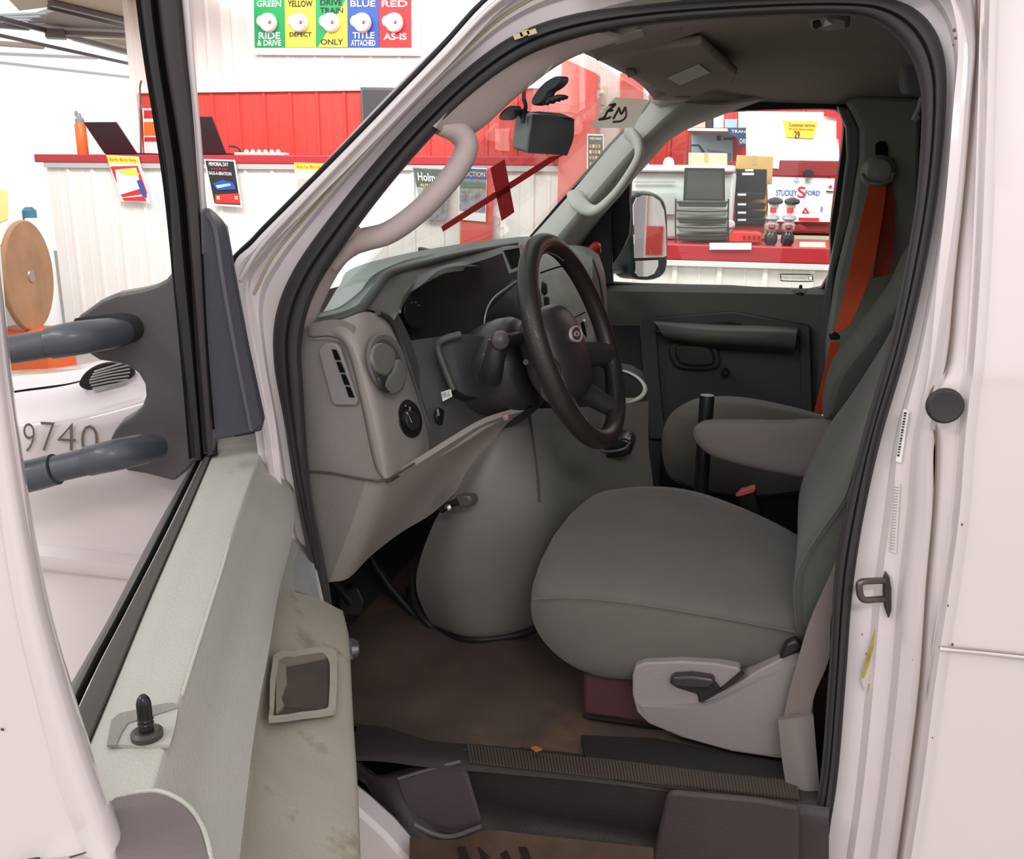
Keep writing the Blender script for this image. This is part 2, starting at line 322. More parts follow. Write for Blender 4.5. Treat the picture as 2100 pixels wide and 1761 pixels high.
def poster(name, pts, Y, label, cat, base, parts, group=None, th=.004):
    o = thing(name, label, cat, P(*pts[0], Y), group)
    quad('sheet', pts, Y, th, base, o)
    for i, (nm, pp, mt) in enumerate(parts):
        if isinstance(pp, tuple) and isinstance(pp[0], str):
            s, tl, tr, bl = pp; txt(nm, s, P(*tl, Y-.003-.002*i), P(*tr, Y-.003-.002*i), P(*bl, Y-.003-.002*i), mt, o, .002, .01)
        else: slab(nm, [P(x, y, Y-.002-.002*i) for x, y in pp], (0, .002, 0), mt, o)
    return o
m_yel = M('print_yellow', 'f3d64c', .6); m_red = M('print_red', 'cf2f33', .6); m_blk = M('print_black', '25242b', .6); m_wh = wpaper
m_grn = M('print_green', '109e55', .5); m_blu = M('print_blue', '2a52a8', .5); m_navy = M('print_navy', '24486f', .6); m_org = M('print_orange', 'e8742c', .6)
m_gry = M('print_grey', '8d9196', .6, var=.5, vs=28); m_sky = M('print_sky', 'a8d3de', .6)
# light board over the counter
YB = 8.93
bd = thing('lamp_sign_board', 'sign board with green, yellow, blue and red panels and round lamps on the white wall', 'sign', P(690, 50, YB))
quad('board', [(517, -60), (862, -62), (860, 114), (521, 112)], YB, .05, white, bd)
cols = [(520, 583, m_grn, 'GREEN', white), (583, 647, m_yel, 'YELLOW', m_blk), (647, 712, m_grn, 'DRIVE\nTRAIN', m_blk), (712, 776, m_blu, 'BLUE', white), (776, 842, m_red, 'RED', white)]
for i, (a, b, mt, s, tm) in enumerate(cols):
    p = quad('colour_panel', [(a, -40), (b, -40), (b+1, 97), (a+2, 97)], YB-.012, .01, mt, bd)
    if i == 2: slab('yellow_corner', [P(712, -5, YB-.016), P(713, 97, YB-.016), P(652, 97, YB-.016)], (0, .004, 0), m_yel, p)
    x0 = a+8; x1 = b-8
    if s == 'DRIVE\nTRAIN': txt('lettering', s, P(a+9, -1, YB-.016), P(b-8, -1, YB-.016), P(a+9, 27, YB-.016), tm, p, .003, .01)
    else: txt('lettering', s, P(x0-1, 1, YB-.016), P(x1+2, 1, YB-.016), P(x0-1, 14, YB-.016), tm, p, .003, .02)
    cx, cy = (a+b)/2+1, 47
    lp = lathe('lamp', P(cx, cy, YB-.02), (0, -1, 0), [(.085, 0), (.09, .02), (.08, .06), (.045, .09), (.0, .1)], M('lamp_white', 'f6f4f2', .3), p, 24)
    lathe('lamp_bracket', P(cx-15, cy-3, YB-.02), (0, -1, 0), [(.05, 0), (.052, .02), (.03, .05), (0, .055)], MATS['lamp_white'], p, 16)
    slab('lamp_mark', [P(cx, cy-7, YB-.125), P(cx+4, cy, YB-.125), P(cx-3, cy+2, YB-.125)], (0, .004, 0), m_red, lp)
    low = [('RIDE', 66, 80), ('DEFECT', 66, 75), ('ONLY', 80, 92), ('TITLE', 66, 79), ('AS-IS', 68, 82)][i]
    txt('lettering', low[0], P(x0+3, low[1], YB-.016), P(x1, low[1], YB-.016), P(x0+3, low[2], YB-.016), tm, p, .003, .02)
    if i in (0, 3): txt('lettering', ['& DRIVE', '', '', 'ATTACHED'][i], P(x0, 82, YB-.016), P(x1+2, 82, YB-.016), P(x0, 94, YB-.016), tm, p, .003, .02)
tvt = thing('wall_monitor', 'dark grey flat monitor on the red ribbed wall behind the windshield pillar', 'monitor', P(775, 210, 8.8))
quad('screen_housing', [(738, 178), (840, 180), (838, 268), (741, 262)], 8.78, .08, M('monitor_grey', '5f5f62', .5), tvt, .01)
quad('screen', [(743, 184), (834, 186), (832, 262), (746, 256)], 8.775, .01, M('monitor_dark', '47474b', .3), tvt)
# wall notices by the opening
poster('wall_notice', [(292, 222), (330, 222), (332, 315), (296, 315)], 8.93, 'red and orange notice on the wall by the bay opening', 'notice', m_wh,
       [('print_block', rect(295, 226, 328, 243), m_red), ('print_block', rect(295, 250, 328, 278), m_org), ('print_block', rect(296, 281, 328, 290), m_red)])
tag(quad('red_edge_strip', [(281, 222), (288, 222), (296, 316), (289, 316)], 8.95, .02, m_red), 'narrow red vertical strip on the edge of the bay opening', 'trim strip')
# laptops
def laptop(label, px, py, wpx, hpx, lean):
    Yl = 8.25; t = thing('laptop', label, 'laptop', P(px, py, Yl), 'open laptops on the tall counter')
    a, b = P(px, py, Yl), P(px+wpx, py+3, Yl); a.z = b.z = ztop+.012; up = Vector((-lean, -.1, hpx/1900*8.6))
    slab('lid', [a, b, b+up, a+up*1.0], (0, .014, 0), M('laptop_lid', '35262c', .35), t, .006)
    slab('base', [a+Vector((0, .02, -.01)), b+Vector((0, .02, -.01)), b+Vector((.03, .3, -.01)), a+Vector((.03, .3, -.01))], (0, 0, .02), M('laptop_base', '2d2a2e', .4), t, .004)
    return t
laptop('open dark laptop beside the orange bottle on the tall counter', 214, 318, 68, 64, .125)
laptop('open dark laptop behind the door frame on the tall counter, by the cable coil', 398, 322, 66, 74, .06)
tag(tube('coiled_cable', [P(470, 300, 8.22), P(482, 301, 8.22), P(492, 308, 8.22), P(489, 319, 8.22), P(478, 322, 8.22)], .008, m_blk), 'thin black cable looped on the counter beside the second laptop', 'cable')
bt = thing('orange_bottle', 'tall orange bottle with a grey cap on the end of the counter', 'bottle', (P(168, 318, 8.2).x, 8.2, ztop))
bb = Vector((P(171, 318, 8.2).x, 8.2, ztop)); hb = P(168, 252, 8.2).z-ztop
lathe('bottle_body', bb, (0, 0, 1), [(.045, 0), (.052, .01), (.052, hb*.93), (.04, hb)], M('bottle_orange', 'ef7035', .4), bt, 20)
lathe('cap', bb+Vector((0, 0, hb)), (0, 0, 1), [(.04, 0), (.042, .03), (.02, .06), (.015, .09)], M('cap_grey', '8d8d90', .4), bt, 16)
lathe('spout', bb+Vector((-.03, 0, hb+.08)), (0, 0, 1), [(.012, 0), (.012, .03)], M('cap_grey'), bt, 10) if False else lathe('spout', bb+Vector((-.03, 0, hb+.06)), (0, 0, 1), [(.014, 0), (.014, .05)], M('cap_grey', '8d8d90'), bt, 10)
# flyers taped on the counter front
YF = 7.935
poster('hanging_flyer', [(218, 318), (284, 321), (308, 416), (248, 413)], YF, 'crumpled yellow and red flyer hanging under the first laptop', 'flyer', m_wh,
       [('heading', [(219, 319), (283, 322), (286, 336), (222, 334)], m_yel), ('lettering', ("Early Bird Sale", (224, 323), (278, 325), (226, 331)), m_org),
        ('print_block', [(226, 341), (282, 340), (302, 396), (250, 404)], m_red), ('print_block', [(236, 348), (279, 344), (290, 386), (244, 400)], m_wh),
        ('print_block', [(240, 352), (272, 344), (287, 358), (262, 360)], m_yel), ('print_block', [(280, 370), (288, 368), (302, 404), (292, 402)], m_blu), ('print_block', [(250, 406), (296, 402), (300, 412), (254, 411)], m_red)])
poster('hanging_flyer', [(418, 326), (482, 328), (496, 425), (437, 421)], YF, 'black flyer with a blue car and red footer hanging on the counter', 'flyer', m_wh,
       [('print_block', [(421, 329), (479, 331), (493, 420), (440, 417)], m_blk), ('lettering', ('MEMORIAL DAY', (428, 332), (468, 333), (429, 340)), m_wh), ('lettering', ('RACE OF', (433, 344), (466, 345), (434, 348)), m_red), ('lettering', ('SALE-A-BRATION', (428, 351), (474, 353), (429, 358)), m_wh),
        ('print_block', [(436, 376), (456, 369), (478, 374), (484, 388), (446, 390)], m_blu), ('print_block', [(442, 380), (470, 376), (474, 380), (446, 386)], m_sky), ('print_block', [(441, 399), (490, 396), (492, 418), (442, 416)], m_red),
        ('print_block', [(444, 402), (450, 402), (451, 409), (445, 409)], m_yel), ('print_block', [(481, 402), (487, 402), (488, 409), (482, 409)], m_yel)])
poster('hanging_flyer', [(603, 333), (668, 335), (672, 400), (608, 400)], YF, 'yellow topped flyer on the counter beside the windshield pillar', 'flyer', m_wh,
       [('heading', [(603, 333), (668, 335), (668, 350), (604, 348)], m_yel), ('lettering', ('Early Bird', (608, 338), (655, 339), (609, 346)), m_org), ('print_block', rect(610, 366, 660, 395), M('print_pink', 'e7b3a8', .6))])
pc = thing('white_comb_tray', 'long white tray with small bumps lying on the tall counter', 'tray', P(535, 326, 8.0))
boxes('tray_body', [((P(534, 326, 8).x, 8.03, ztop+.012), (.5, .1, .022))], white, pc, .004)
for i in range(6): lathe('bump', (P(503+i*13, 324, 8).x, 8.03, ztop+.022), (0, 0, 1), [(.022, 0), (.018, .02), (.006, .03)], white, pc, 12)
# posters seen through the windshield
poster('framed_poster', [(846, 343), (922, 348), (915, 452), (868, 450)], 7.94, 'slate grey framed poster with white heading on the counter front behind the grab handle', 'poster', m_gry,
       [('print_block', [(848, 345), (920, 349), (919, 385), (855, 383)], M('print_slate', '4c5752', .6)), ('lettering', ('Holmes', (856, 353), (905, 357), (858, 370)), m_wh), ('lettering', ('AUTO', (861, 376), (885, 378), (862, 382)), m_yel)])
poster('framed_poster', [(940, 342), (999, 345), (996, 455), (941, 450)], 7.88, 'blue car auction poster on the red board behind the windshield', 'poster', m_wh,
       [('print_block', [(943, 345), (998, 347), (995, 437), (942, 432)], m_gry), ('print_block', [(943, 345), (998, 347), (998, 368), (943, 366)], m_blu), ('lettering', ('AUCTION', (946, 351), (995, 353), (946, 361)), m_yel), ('print_block', [(944, 372), (996, 374), (995, 385), (944, 384)], M('print_treegreen', '5a7257', .6))])
poster('framed_poster', [(1204, 274), (1238, 276), (1238, 352), (1203, 352)], 7.72, 'dark narrow poster with rows of golden figures on the red column', 'poster', m_wh,
       [('print_block', rect(1206, 278, 1236, 348), m_blk), ('lettering', ('REFER A FRIEND', (1209, 281), (1234, 282), (1209, 286)), m_wh)]+[('print_block', rect(1209+6*(i % 4), 296+12*(i//4), 1213+6*(i % 4), 303+12*(i//4)), [m_org, m_yel, m_gry][i % 3]) for i in range(16)])
for i, (x0, x1, y0, y1, mt, s) in enumerate([(1213, 1226, 172, 220, M('pack_white', 'e5e5df', .4), 'white blister pack hanging by the red column'), (1229, 1244, 176, 222, M('pack_cream', 'ebe6b8', .5), 'cream blister pack hanging right of the white one')]):
    t = thing('blister_pack', s, 'package', P(x0, y0, 8.15), 'packs hanging by the red column')
    quad('card', rect(x0, y0, x1, y1), 8.185, .012, mt, t); quad('blister', rect(x0+2, y0+14, x1-2, y1-6), 8.155, .03, M('pack_grey', 'c9c9c4', .2), t, .01)
tag(quad('partition', [(1226, 128), (1330, 150), (1330, 760), (1226, 760)], 8.2, .05, M('pinkish_wall', 'eadbd6', .6)), 'pale partition right of the red column', 'partition')
tag(quad('red_door_panel', [(1272, 150), (1318, 150), (1318, 470), (1270, 470)], 8.168, .03, M('red_smooth', 'd8554e')), 'narrow red panel right of the hanging packs', 'panel')
# ---- behind the parts counter ----
shl = thing('back_shelving', 'shelving with dark red boards behind the parts counter', 'shelf', P(1580, 470, 8.1))
for (y0, y1) in ((330, 362), (455, 478)):
    a, b = P(1430, y0, 8.1), P(1800, y1, 8.1); boxes('shelf_board', [(((a.x+b.x)/2, 8.3, (a.z+b.z)/2), (b.x-a.x, .42, a.z-b.z))], M('dark_red_board', '8e2a2c', .5), shl, .004)
a, b = P(1430, 478, 8.1), P(1800, 620, 8.1); boxes('cabinet_front', [(((a.x+b.x)/2, 8.3, a.z/2), (b.x-a.x, .4, a.z))], M('tan_cabinet', 'cfc4ae', .6), shl)
def lean(name, pts, Y, label, cat, base, parts, g=None): return poster(name, pts, Y, label, cat, base, parts, g, .012)
st = lean('sponsor_board', [(1573, 362), (1712, 366), (1702, 455), (1576, 454)], 8.04, 'white board with a large red S between blue words leaning on the dark red shelf', 'sign', M('board_white', 'eef3f8', .5),
     [('lettering', ('STUCKEY', (1592, 389), (1635, 390), (1591, 401)), m_blu), ('big_letter', ('S', (1636, 382), (1653, 383), (1635, 405)), m_red), ('lettering', ('FORD', (1652, 390), (1682, 391), (1651, 400)), m_blu),
      ('logo_mark', [(1652, 424), (1656, 431), (1648, 431)], m_red), ('logo_mark', [(1648, 430), (1652, 437), (1644, 437)], m_red), ('logo_mark', [(1656, 430), (1660, 437), (1652, 437)], m_red), ('print_block', [(1638, 446), (1680, 447), (1680, 453), (1638, 452)], m_red),
      ('logo_mark', [(1703, 378), (1708, 385), (1698, 385)], m_red), ('print_block', [(1694, 391), (1709, 392), (1708, 395), (1694, 394)], m_blk), ('print_block', [(1683, 424), (1688, 424), (1687, 434), (1683, 434)], m_gry), ('print_block', rect(1628, 364, 1638, 372), M('print_lilac', 'b9bfe0', .6)), ('print_block', rect(1652, 366, 1662, 374), m_gry)])
lean('display_board', [(1530, 228), (1716, 230), (1722, 330), (1530, 328)], 8.35, 'large plain white display board above the dark red shelf', 'board', M('board_bright', 'fbfaf8', .5), [])
lean('price_sign', [(1605, 247), (1677, 249), (1668, 284), (1612, 281)], 8.335, 'yellow handwritten price sign with the number 29 on the white board', 'sign', m_yel,
     [('lettering', ('29', (1629, 268), (1640, 269), (1629, 283)), m_blk), ('lettering', ('Customer service', (1618, 252), (1671, 253), (1618, 259)), M('print_olive', '7a6a1d', .6)), ('lettering', ('Protection plan', (1618, 262), (1668, 263), (1618, 267)), M('print_olive', '7a6a1d'))])
tag(quad('red_wall_board', [(1690, 226), (1760, 226), (1758, 285), (1716, 284), (1716, 240), (1690, 238)], 8.3, .02, m_red), 'red board at the upper right of the passenger window view', 'board')
lean('truck_poster', [(1418, 272), (1503, 274), (1503, 345), (1418, 344)], 8.94, 'pale blue poster of a pickup truck above the copier', 'poster', m_sky,
     [('print_block', [(1418, 296), (1434, 296), (1446, 312), (1440, 313), (1432, 300), (1418, 300)], m_navy), ('print_block', [(1450, 306), (1500, 314), (1498, 340), (1490, 340), (1488, 318), (1450, 310)], M('print_midblue', '7fa3cf', .6)), ('print_block', rect(1470, 278, 1478, 288), m_blk), ('print_block', rect(1484, 282, 1504, 287), m_navy)])
lean('navy_sign', [(1492, 262), (1556, 264), (1553, 300), (1514, 297), (1512, 282), (1494, 274)], 8.438, 'navy sign with white lettering left of the white display board', 'sign', m_navy,
     [('lettering', ('TRANSFER', (1500, 266), (1552, 268), (1500, 272)), m_wh), ('lettering', ('CHECK', (1517, 284), (1537, 285), (1517, 294)), m_wh), ('emblem', [(1541, 276), (1550, 276), (1552, 284), (1549, 293), (1541, 293), (1545, 288), (1546, 282), (1541, 281)], m_wh)])
boxes_ = thing('stock_shelf', 'high shelf of grey and white cartons above the truck poster', 'shelf', P(1460, 265, 8.6))
quad('shelf_board', [(1410, 262), (1555, 264), (1555, 270), (1410, 268)], 8.45, .53, M('pale_trim', 'dcdad6'), boxes_)
for (x0, y0, x1, y1, c, lb) in [(1420, 240, 1447, 262, 'c9b9a8', 'low tan carton at the left end of the high shelf'), (1448, 228, 1462, 262, '3a3c40', 'tall black tin on the high shelf'), (1463, 226, 1484, 262, 'e6e4dd', 'white tin next to the black one on the high shelf'), (1486, 244, 1512, 262, 'a9c3d6', 'pale blue carton on the high shelf'), (1514, 226, 1546, 262, 'd9dde0', 'large pale grey carton on the high shelf'), (1548, 246, 1556, 262, '3f77ab', 'slim blue carton at the right end of the high shelf')]:
    tag(quad('carton', rect(x0, y0, x1, y1), 8.5, .15, M('carton_'+c, c, .6), None, .006), lb, 'carton', 'cartons on the high shelf')
tag(quad('red_post', rect(1522, 302, 1541, 326), 8.55, .02, m_red), 'small red sign between the navy sign and the tan carton', 'sign')
bs = thing('ball_cap', 'white cap lying in front of the red ribbed wall above the copier', 'cap', P(1370, 335, 7.3))
lathe('crown', P(1371, 340, 7.3), (0, 0, 1), [(.042, 0), (.04, .03), (.028, .055), (.0, .065)], white, bs, 18); lathe('peak', P(1364, 340, 7.25), (0, 0, 1), [(.03, 0), (.03, .008)], M('peak_blue', '7fa7c9', .6), bs, 14)
# copier
cp = thing('copier', 'bulky pale grey copier standing on the parts counter', 'copier', (P(1400, 500, 7.0).x, 7.05, z2))
ca, cb = P(1296, 345, 6.95), P(1500, 500, 6.95)
boxes('body', [(((ca.x+cb.x)/2, 7.17, (ca.z-.02+z2)/2), (cb.x-ca.x, .4, ca.z-.02-z2))], M('copier_grey', 'c4c8c5', .5), cp, .03)
boxes('lid', [(((ca.x+cb.x)/2-.01, 7.13, ca.z-.0), (cb.x-ca.x+.0, .42, .05))], M('copier_pale', 'd5d8d4', .5), cp, .015)
quad('panel_seam', rect(1300, 372, 1385, 374), 6.94, .01, M('seam_grey', '8f9390', .5), cp); quad('front_panel', rect(1302, 395, 1384, 440), 6.935, .01, M('copier_mid', 'b4b8b5', .5), cp, .002)
quad('side_tray', [(1486, 362), (1503, 366), (1502, 440), (1498, 486), (1486, 486)], 6.97, .1, M('copier_pale', 'd5d8d4'), cp, .012)
lathe('knob', P(1498, 460, 6.94), (0, -1, 0), [(.03, 0), (.032, .02), (.02, .04)], white, cp, 16)
for i, (pts, c, lb) in enumerate([([(1412, 313), (1491, 314), (1491, 342), (1412, 342)], 'c8b99d', 'beige open cardboard box on top of the copier'), ([(1511, 318), (1586, 321), (1583, 378), (1572, 378), (1508, 345)], 'c49f63', 'tan cardboard box behind the black letter trays')]):
    t = thing('cardboard_box', lb, 'box', P(*pts[0], 7.3), 'cardboard boxes behind the counter'); Yb = 7.2 if i == 0 else 7.2
    quad('box_side', pts, Yb, .22, M('cardboard_'+c, c, .8, var=.05), t, .003); quad('tape', [(pts[0][0]+32, pts[0][1]+1), (pts[0][0]+40, pts[0][1]+1), (pts[0][0]+40, pts[0][1]+20), (pts[0][0]+32, pts[0][1]+20)], Yb-.002, .003, M('tape_tan', 'b79a68', .4), t)
quad('box_lower', [(1508, 345), (1572, 378), (1572, 490), (1508, 488)], 7.21, .18, M('cardboard_c49f63', 'c49f63'), bpy.data.objects['cardboard_box.001'])
# smoke-plastic tray rack
smk = M('smoke_plastic', '4a4d48', .15, alpha=.82); smk2 = M('smoke_plastic_light', '8b8e86', .15, alpha=.8); wire = M('dark_wire', '33352f', .4, metal=.3)
tr = thing('paper_tray_rack', 'smoked plastic paper trays in a wire rack on the parts counter', 'paper tray', (P(1440, 500, 6.75).x, 6.75, z2))
quad('upright_folder', [(1406, 345), (1484, 346), (1487, 350), (1485, 410), (1403, 409), (1403, 350)], 6.74, .03, smk, tr, .006)
ring('folder_rim', [P(1404, 344, 6.735), P(1486, 345, 6.735), P(1487, 412, 6.735), P(1401, 411, 6.735)], [P(1408, 348, 6.735), P(1482, 349, 6.735), P(1483, 408, 6.735), P(1406, 407, 6.735)], (0, .04, 0), wire, tr)
for i in range(5):
    y = 412+i*17; quad('tray', [(1388, y), (1492, y+1), (1488, y+13), (1393, y+12)], 6.68, .22, smk2 if i % 2 else smk, tr, .004)
    tube('rack_wire', [P(1385, y+2, 6.66), P(1440, y+5, 6.655), P(1495, y+3, 6.66)], .004, wire, tr, 6, 2)
for x in (1386, 1494): tube('rack_post', [P(x, 408, 6.66), P(x-1, 450, 6.66), P(x, 497, 6.66)], .005, wire, tr, 6, 2)
lt = thing('letter_tray', 'black stacked letter tray with white labels right of the copier', 'letter tray', (P(1540, 460, 7.1).x, 7.1, z2))
quad('back_panel', [(1510, 346), (1573, 347), (1571, 396), (1510, 394)], 7.12, .02, M('tray_black', '26282a', .3), lt, .003)
for i, y in enumerate((400, 420, 437, 452)):
    p = quad('tray', [(1509, y-6), (1572, y-4), (1567, y+9), (1507, y+8)], 7.0, .12, M('tray_black', '26282a'), lt, .003); quad('tray_label', rect(1513, y-3, 1530, y+1), 6.995, .006, white, p)
quad('tray_label', rect(1528, 347, 1545, 351), 7.115, .006, white, lt); quad('tray_label', rect(1522, 354, 1546, 359), 7.115, .006, white, lt)
quad('tray_support', [(1509, 458), (1567, 458), (1567, 478), (1509, 478)], 7.02, .1, M('dark_red_board', '8e2a2c'), lt)
bc = thing('red_case', 'flat red slotted case on the counter beside the tray rack', 'case', (P(1525, 500, 6.7).x, 6.75, z2))
quad('case_body', [(1490, 489), (1504, 474), (1556, 476), (1562, 482), (1561, 497), (1492, 497)], 6.68, .2, M('case_red', 'd8332c', .4), bc, .008)
for i in range(4): quad('slot', rect(1524+10*i, 483, 1529+10*i, 491), 6.672, .01, M('slot_dark', '7a1717', .5), bc)
tag(quad('counter_label', rect(1455, 498, 1541, 512), 6.55, .012, white, None, .001), 'blank white strip label on the red edge of the parts counter', 'label')
for i, (x, lb) in enumerate([(1579, 'left of the two upright clear display packs with red labels'), (1613, 'right of the two upright clear display packs with red labels')]):
    t = thing('display_pack', lb, 'package', (P(x, 512, 6.72).x, 6.72, z2), 'display packs on the counter'); bx = P(x, 512, 6.72); bx.z = z2
    k = .82
    lathe('lower_pod', bx, (0, 0, 1), [(.03, 0), (.044, .02), (.044, .06), (.026, .09)], M('pod_black', '2b2a2e', .2), t, 20)
    lathe('clear_waist', bx+Vector((0, 0, .09)), (0, 0, 1), [(.026, 0), (.045, .02), (.048, .045), (.026, .07)], M('pod_clear', 'c9c0ba', .1, alpha=.6), t, 20)
    lathe('red_core', bx+Vector((0, -.045, .105)), (0, 0, 1), [(.012, 0), (.026, .015), (.02, .035)], M('pod_red', '8c3d44', .4), t, 16)
    lathe('collar', bx+Vector((0, 0, .16)), (0, 0, 1), [(.026, 0), (.048, .015), (.042, .035)], M('pod_steel', 'a8aaae', .3), t, 20)
    box('red_label', bx+Vector((0, -.03, .235)), (.04, .01, .035), m_red, t, .002); box('backing', bx+Vector((0, 0, .24)), (.07, .03, .09), m_wh, t, .004)
    lathe('dark_cap', bx+Vector((.01, 0, .285)), (0, -.3, 1), [(.05, 0), (.05, .015), (.02, .03)], M('pod_black', '2b2a2e'), t, 20)
tag(quad('dark_red_tag', [(1630, 462), (1640, 459), (1654, 467), (1648, 473), (1632, 469)], 6.7, .01, M('dark_red_board', '8e2a2c'), None, .002), 'small dark red leaf shaped tag on the counter right of the display packs', 'tag')
tag(quad('counter_leaflet', [(1640, 496), (1692, 497), (1694, 511), (1640, 511)], 6.6, .01, M('leaflet_cream', 'efe3d2', .7)), 'cream leaflet holder at the right end of the counter', 'leaflet')
tag(quad('blue_logo_card', [(1585, 325), (1599, 326), (1597, 346), (1584, 345)], 8.078, .01, M('board_white', 'eef3f8')), 'small white card under the display board', 'card')
bx_ = thing('black_desk_box', 'small black box on the upper dark red board', 'box', P(1660, 350, 8.0)); quad('box_body', rect(1649, 351, 1668, 362), 8.0, .08, m_blk, bx_, .004); quad('box_top', rect(1652, 348, 1664, 352), 8.0, .05, m_blk, bx_, .002)
# wooden reel left of the counter
rl = thing('wooden_reel', 'round wooden reel standing left of the white counter', 'reel', P(58, 680, 6.0))
rc = P(52, 566, 6.0); ax = Vector((.955, .30, 0)).normalized(); m_wood = M('reel_wood', 'a57b58', .6, var=.3, vs=3, col2='8a6850', c2s=3, c2t=.58)
lathe('disc', rc, ax, [(.41, 0), (.415, .01), (.415, .03), (.405, .04)], m_wood, rl, 48)
lathe('disc', rc-ax*.35, ax, [(.41, 0), (.415, .01), (.415, .03), (.405, .04)], m_wood, rl, 48); lathe('core', rc-ax*.34, ax, [(.2, 0), (.2, .35)], M('reel_core', 'd9b98a', .7), rl, 24)
lathe('hub_plate', rc+ax*.04, ax, [(.05, 0), (.045, .01)], M('hub_steel', '9a8f80', .4, metal=.6), rl, 16)
zf = rc.z-.395
boxes('foot', [((rc.x, rc.y, zf/2), (.5, .3, zf))], M('orange_stand', 'd9622b', .5), rl, .02)
tb = thing('blue_tank', 'pale rounded tank with a dark teal rim beside the reel', 'tank', (P(82, 640, 7.2).x, 7.2, 0))
lathe('tank_body', (P(96, 640, 7.3).x, 7.3, 0), (0, 0, 1), [(.1, 0), (.12, .05), (.12, P(80, 440, 7.3).z-.1), (.08, P(80, 440, 7.3).z-.03)], M('tank_white', 'e9eef2', .4), tb, 28)
lathe('tank_rim', (P(86, 640, 7.3).x, 7.3, P(80, 432, 7.3).z-.1), (0, 0, 1), [(.05, 0), (.06, .03), (.06, .1), (.03, .13)], M('rim_teal', '3d7386', .4), tb, 24)
tag(quad('yellow_rag', [(-30, 380), (12, 392), (14, 450), (-30, 470)], 6.4, .02, M('pale_yellow', 'fbe79b', .7)), 'pale yellow sheet behind the wooden reel', 'sheet')
# ================= the van =================
van = thing('van', 'white cargo van filling the view, driver door open, grey cab interior', 'van', (0, 2.05, 0))
VP = van
# ---- driver's side aperture ----
S_o = [(672,1320),(650,1185),(612,1020),(583,860),(564,745),(567,650),(603,556),(680,445),(780,322),(880,214),(980,124),(1070,66),(1180,30),(1330,10),(1520,-4),(1720,-10),(1830,0),(1900,42),(1935,120),(1937,240),(1920,400),(1890,570),(1847,740),(1799,900),(1770,1050),(1747,1200),(1729,1400),(1712,1600),(1690,1761),(1662,1930)]
S_i = [(680,1320),(666,1190),(645,1060),(630,940),(621,800),(618,700),(645,600),(715,490),(800,378),(893,272),(985,184),(1080,118),(1180,80),(1320,52),(1520,36),(1700,30),(1790,42),(1855,95),(1886,170),(1890,260),(1880,400),(1860,530),(1830,690),(1780,870),(1740,1020),(1712,1180),(1702,1380),(1684,1600),(1650,1761),(1615,1930)]
L_o = [(600,1330),(575,1190),(553,1030),(538,880),(513,745),(478,560),(520,498),(605,411),(705,310),(805,207),(905,104),(1008,-6),(1120,-75),(1300,-110),(1520,-120),(1720,-120),(1850,-105),(1960,-60),(2001,60),(1992,220),(1977,400),(1959,570),(1942,742),(1916,900),(1914,1050),(1900,1200),(1886,1400),(1862,1600),(1840,1761),(1815,1930)]
def yb(y): return .085*max(0.0, min(1.2, (760-y)/760))**1.3          # the side leans inboard above the belt
def lerp2(a, b, t): return (a[0]+(b[0]-a[0])*t, a[1]+(b[1]-a[1])*t)
def loop(t, Y):
    return [P(*lerp2(o, l, t), Y+yb(lerp2(o, l, t)[1])) for o, l in zip(S_o, L_o)]
prof = [(0, 1.335), (.02, 1.318), (.30, 1.312), (.40, 1.296), (.62, 1.288), (.72, 1.262), (.90, 1.248), (1.0, 1.256)]
body = patch('body_side', [loop(t, Y) for t, Y in prof], paint_jamb, VP, nu=6, nv=2, th=.02, lin_v=True, angle=35)
# rubber weatherstrip
def sloop(t, Y): return [P(*lerp2(o, i, t), Y+yb(lerp2(o, i, t)[1])) for o, i in zip(S_o, S_i)]
seal = patch('door_aperture_seal', [sloop(t, Y) for t, Y in ((-.06, 1.33), (-.02, 1.308), (.12, 1.296), (.38, 1.294), (.46, 1.306), (.54, 1.3), (.85, 1.305), (1, 1.33), (1.02, 1.37))], rubber, VP, nu=6, nv=2, th=.012, angle=50)
# black windshield edge line along the pillar
tube('windshield_gasket', [P(x-3, y-3, 1.262+yb(y)) for x, y in L_o[4:12]]+[P(1120, -78, 1.36)], .0045, rubber2, VP, 8, 3)
# crease line and drip channel of the pillar
def rel(t, Y, i0, i1, r, mt, nm): tube(nm, [P(*lerp2(o, l, t), Y+yb(lerp2(o, l, t)[1])) for o, l in list(zip(S_o, L_o))[i0:i1]], r, mt, VP, 8, 4)
rel(.52, 1.291, 5, 15, .0022, M('sealer_ochre', 'b9aa93', .6), 'seam_sealer'); rel(.84, 1.251, 5, 14, .003, paint, 'drip_rail')
# quarter panel right of the door gap
def rp(dx, Y): return [P(x+dx, y, Y+yb(y)*1.0) for x, y in [(2001,-80),(2003,60),(1994,220),(1979,400),(1961,570),(1944,742),(1911,800),(1903,835),(1912,872),(1921,915),(1915,1050),(1902,1200),(1888,1400),(1864,1600),(1842,1761),(1817,1930)]]
def rq(Y, xs): return [P(x, y, Y+yb(y)*.9) for x, y in xs]
edge = [(2045,-80),(2040,60),(2036,220),(2030,400),(2022,570),(2010,742),(2002,800),(1998,835),(1994,872),(1990,915),(1980,1050),(1960,1200),(1930,1400),(1905,1600),(1880,1761),(1855,1930)]
far = [(2500, y) for x, y in edge]
patch('quarter_panel', [rp(-1.5, 1.278), rp(.5, 1.262), rp(16, 1.252), [P((a.x), a.y, 0) if False else a for a in rq(1.243, [(x-28, y) for x, y in edge])], rq(1.222, [(x-12, y) for x, y in edge]), rq(1.226, edge), rq(1.232, [(x+10, y) for x, y in edge]), rq(1.236, [(2110, y) for x, y in edge]), rq(1.236, far)], paint, VP, nu=4, nv=2, th=.02, lin_v=True, angle=35)
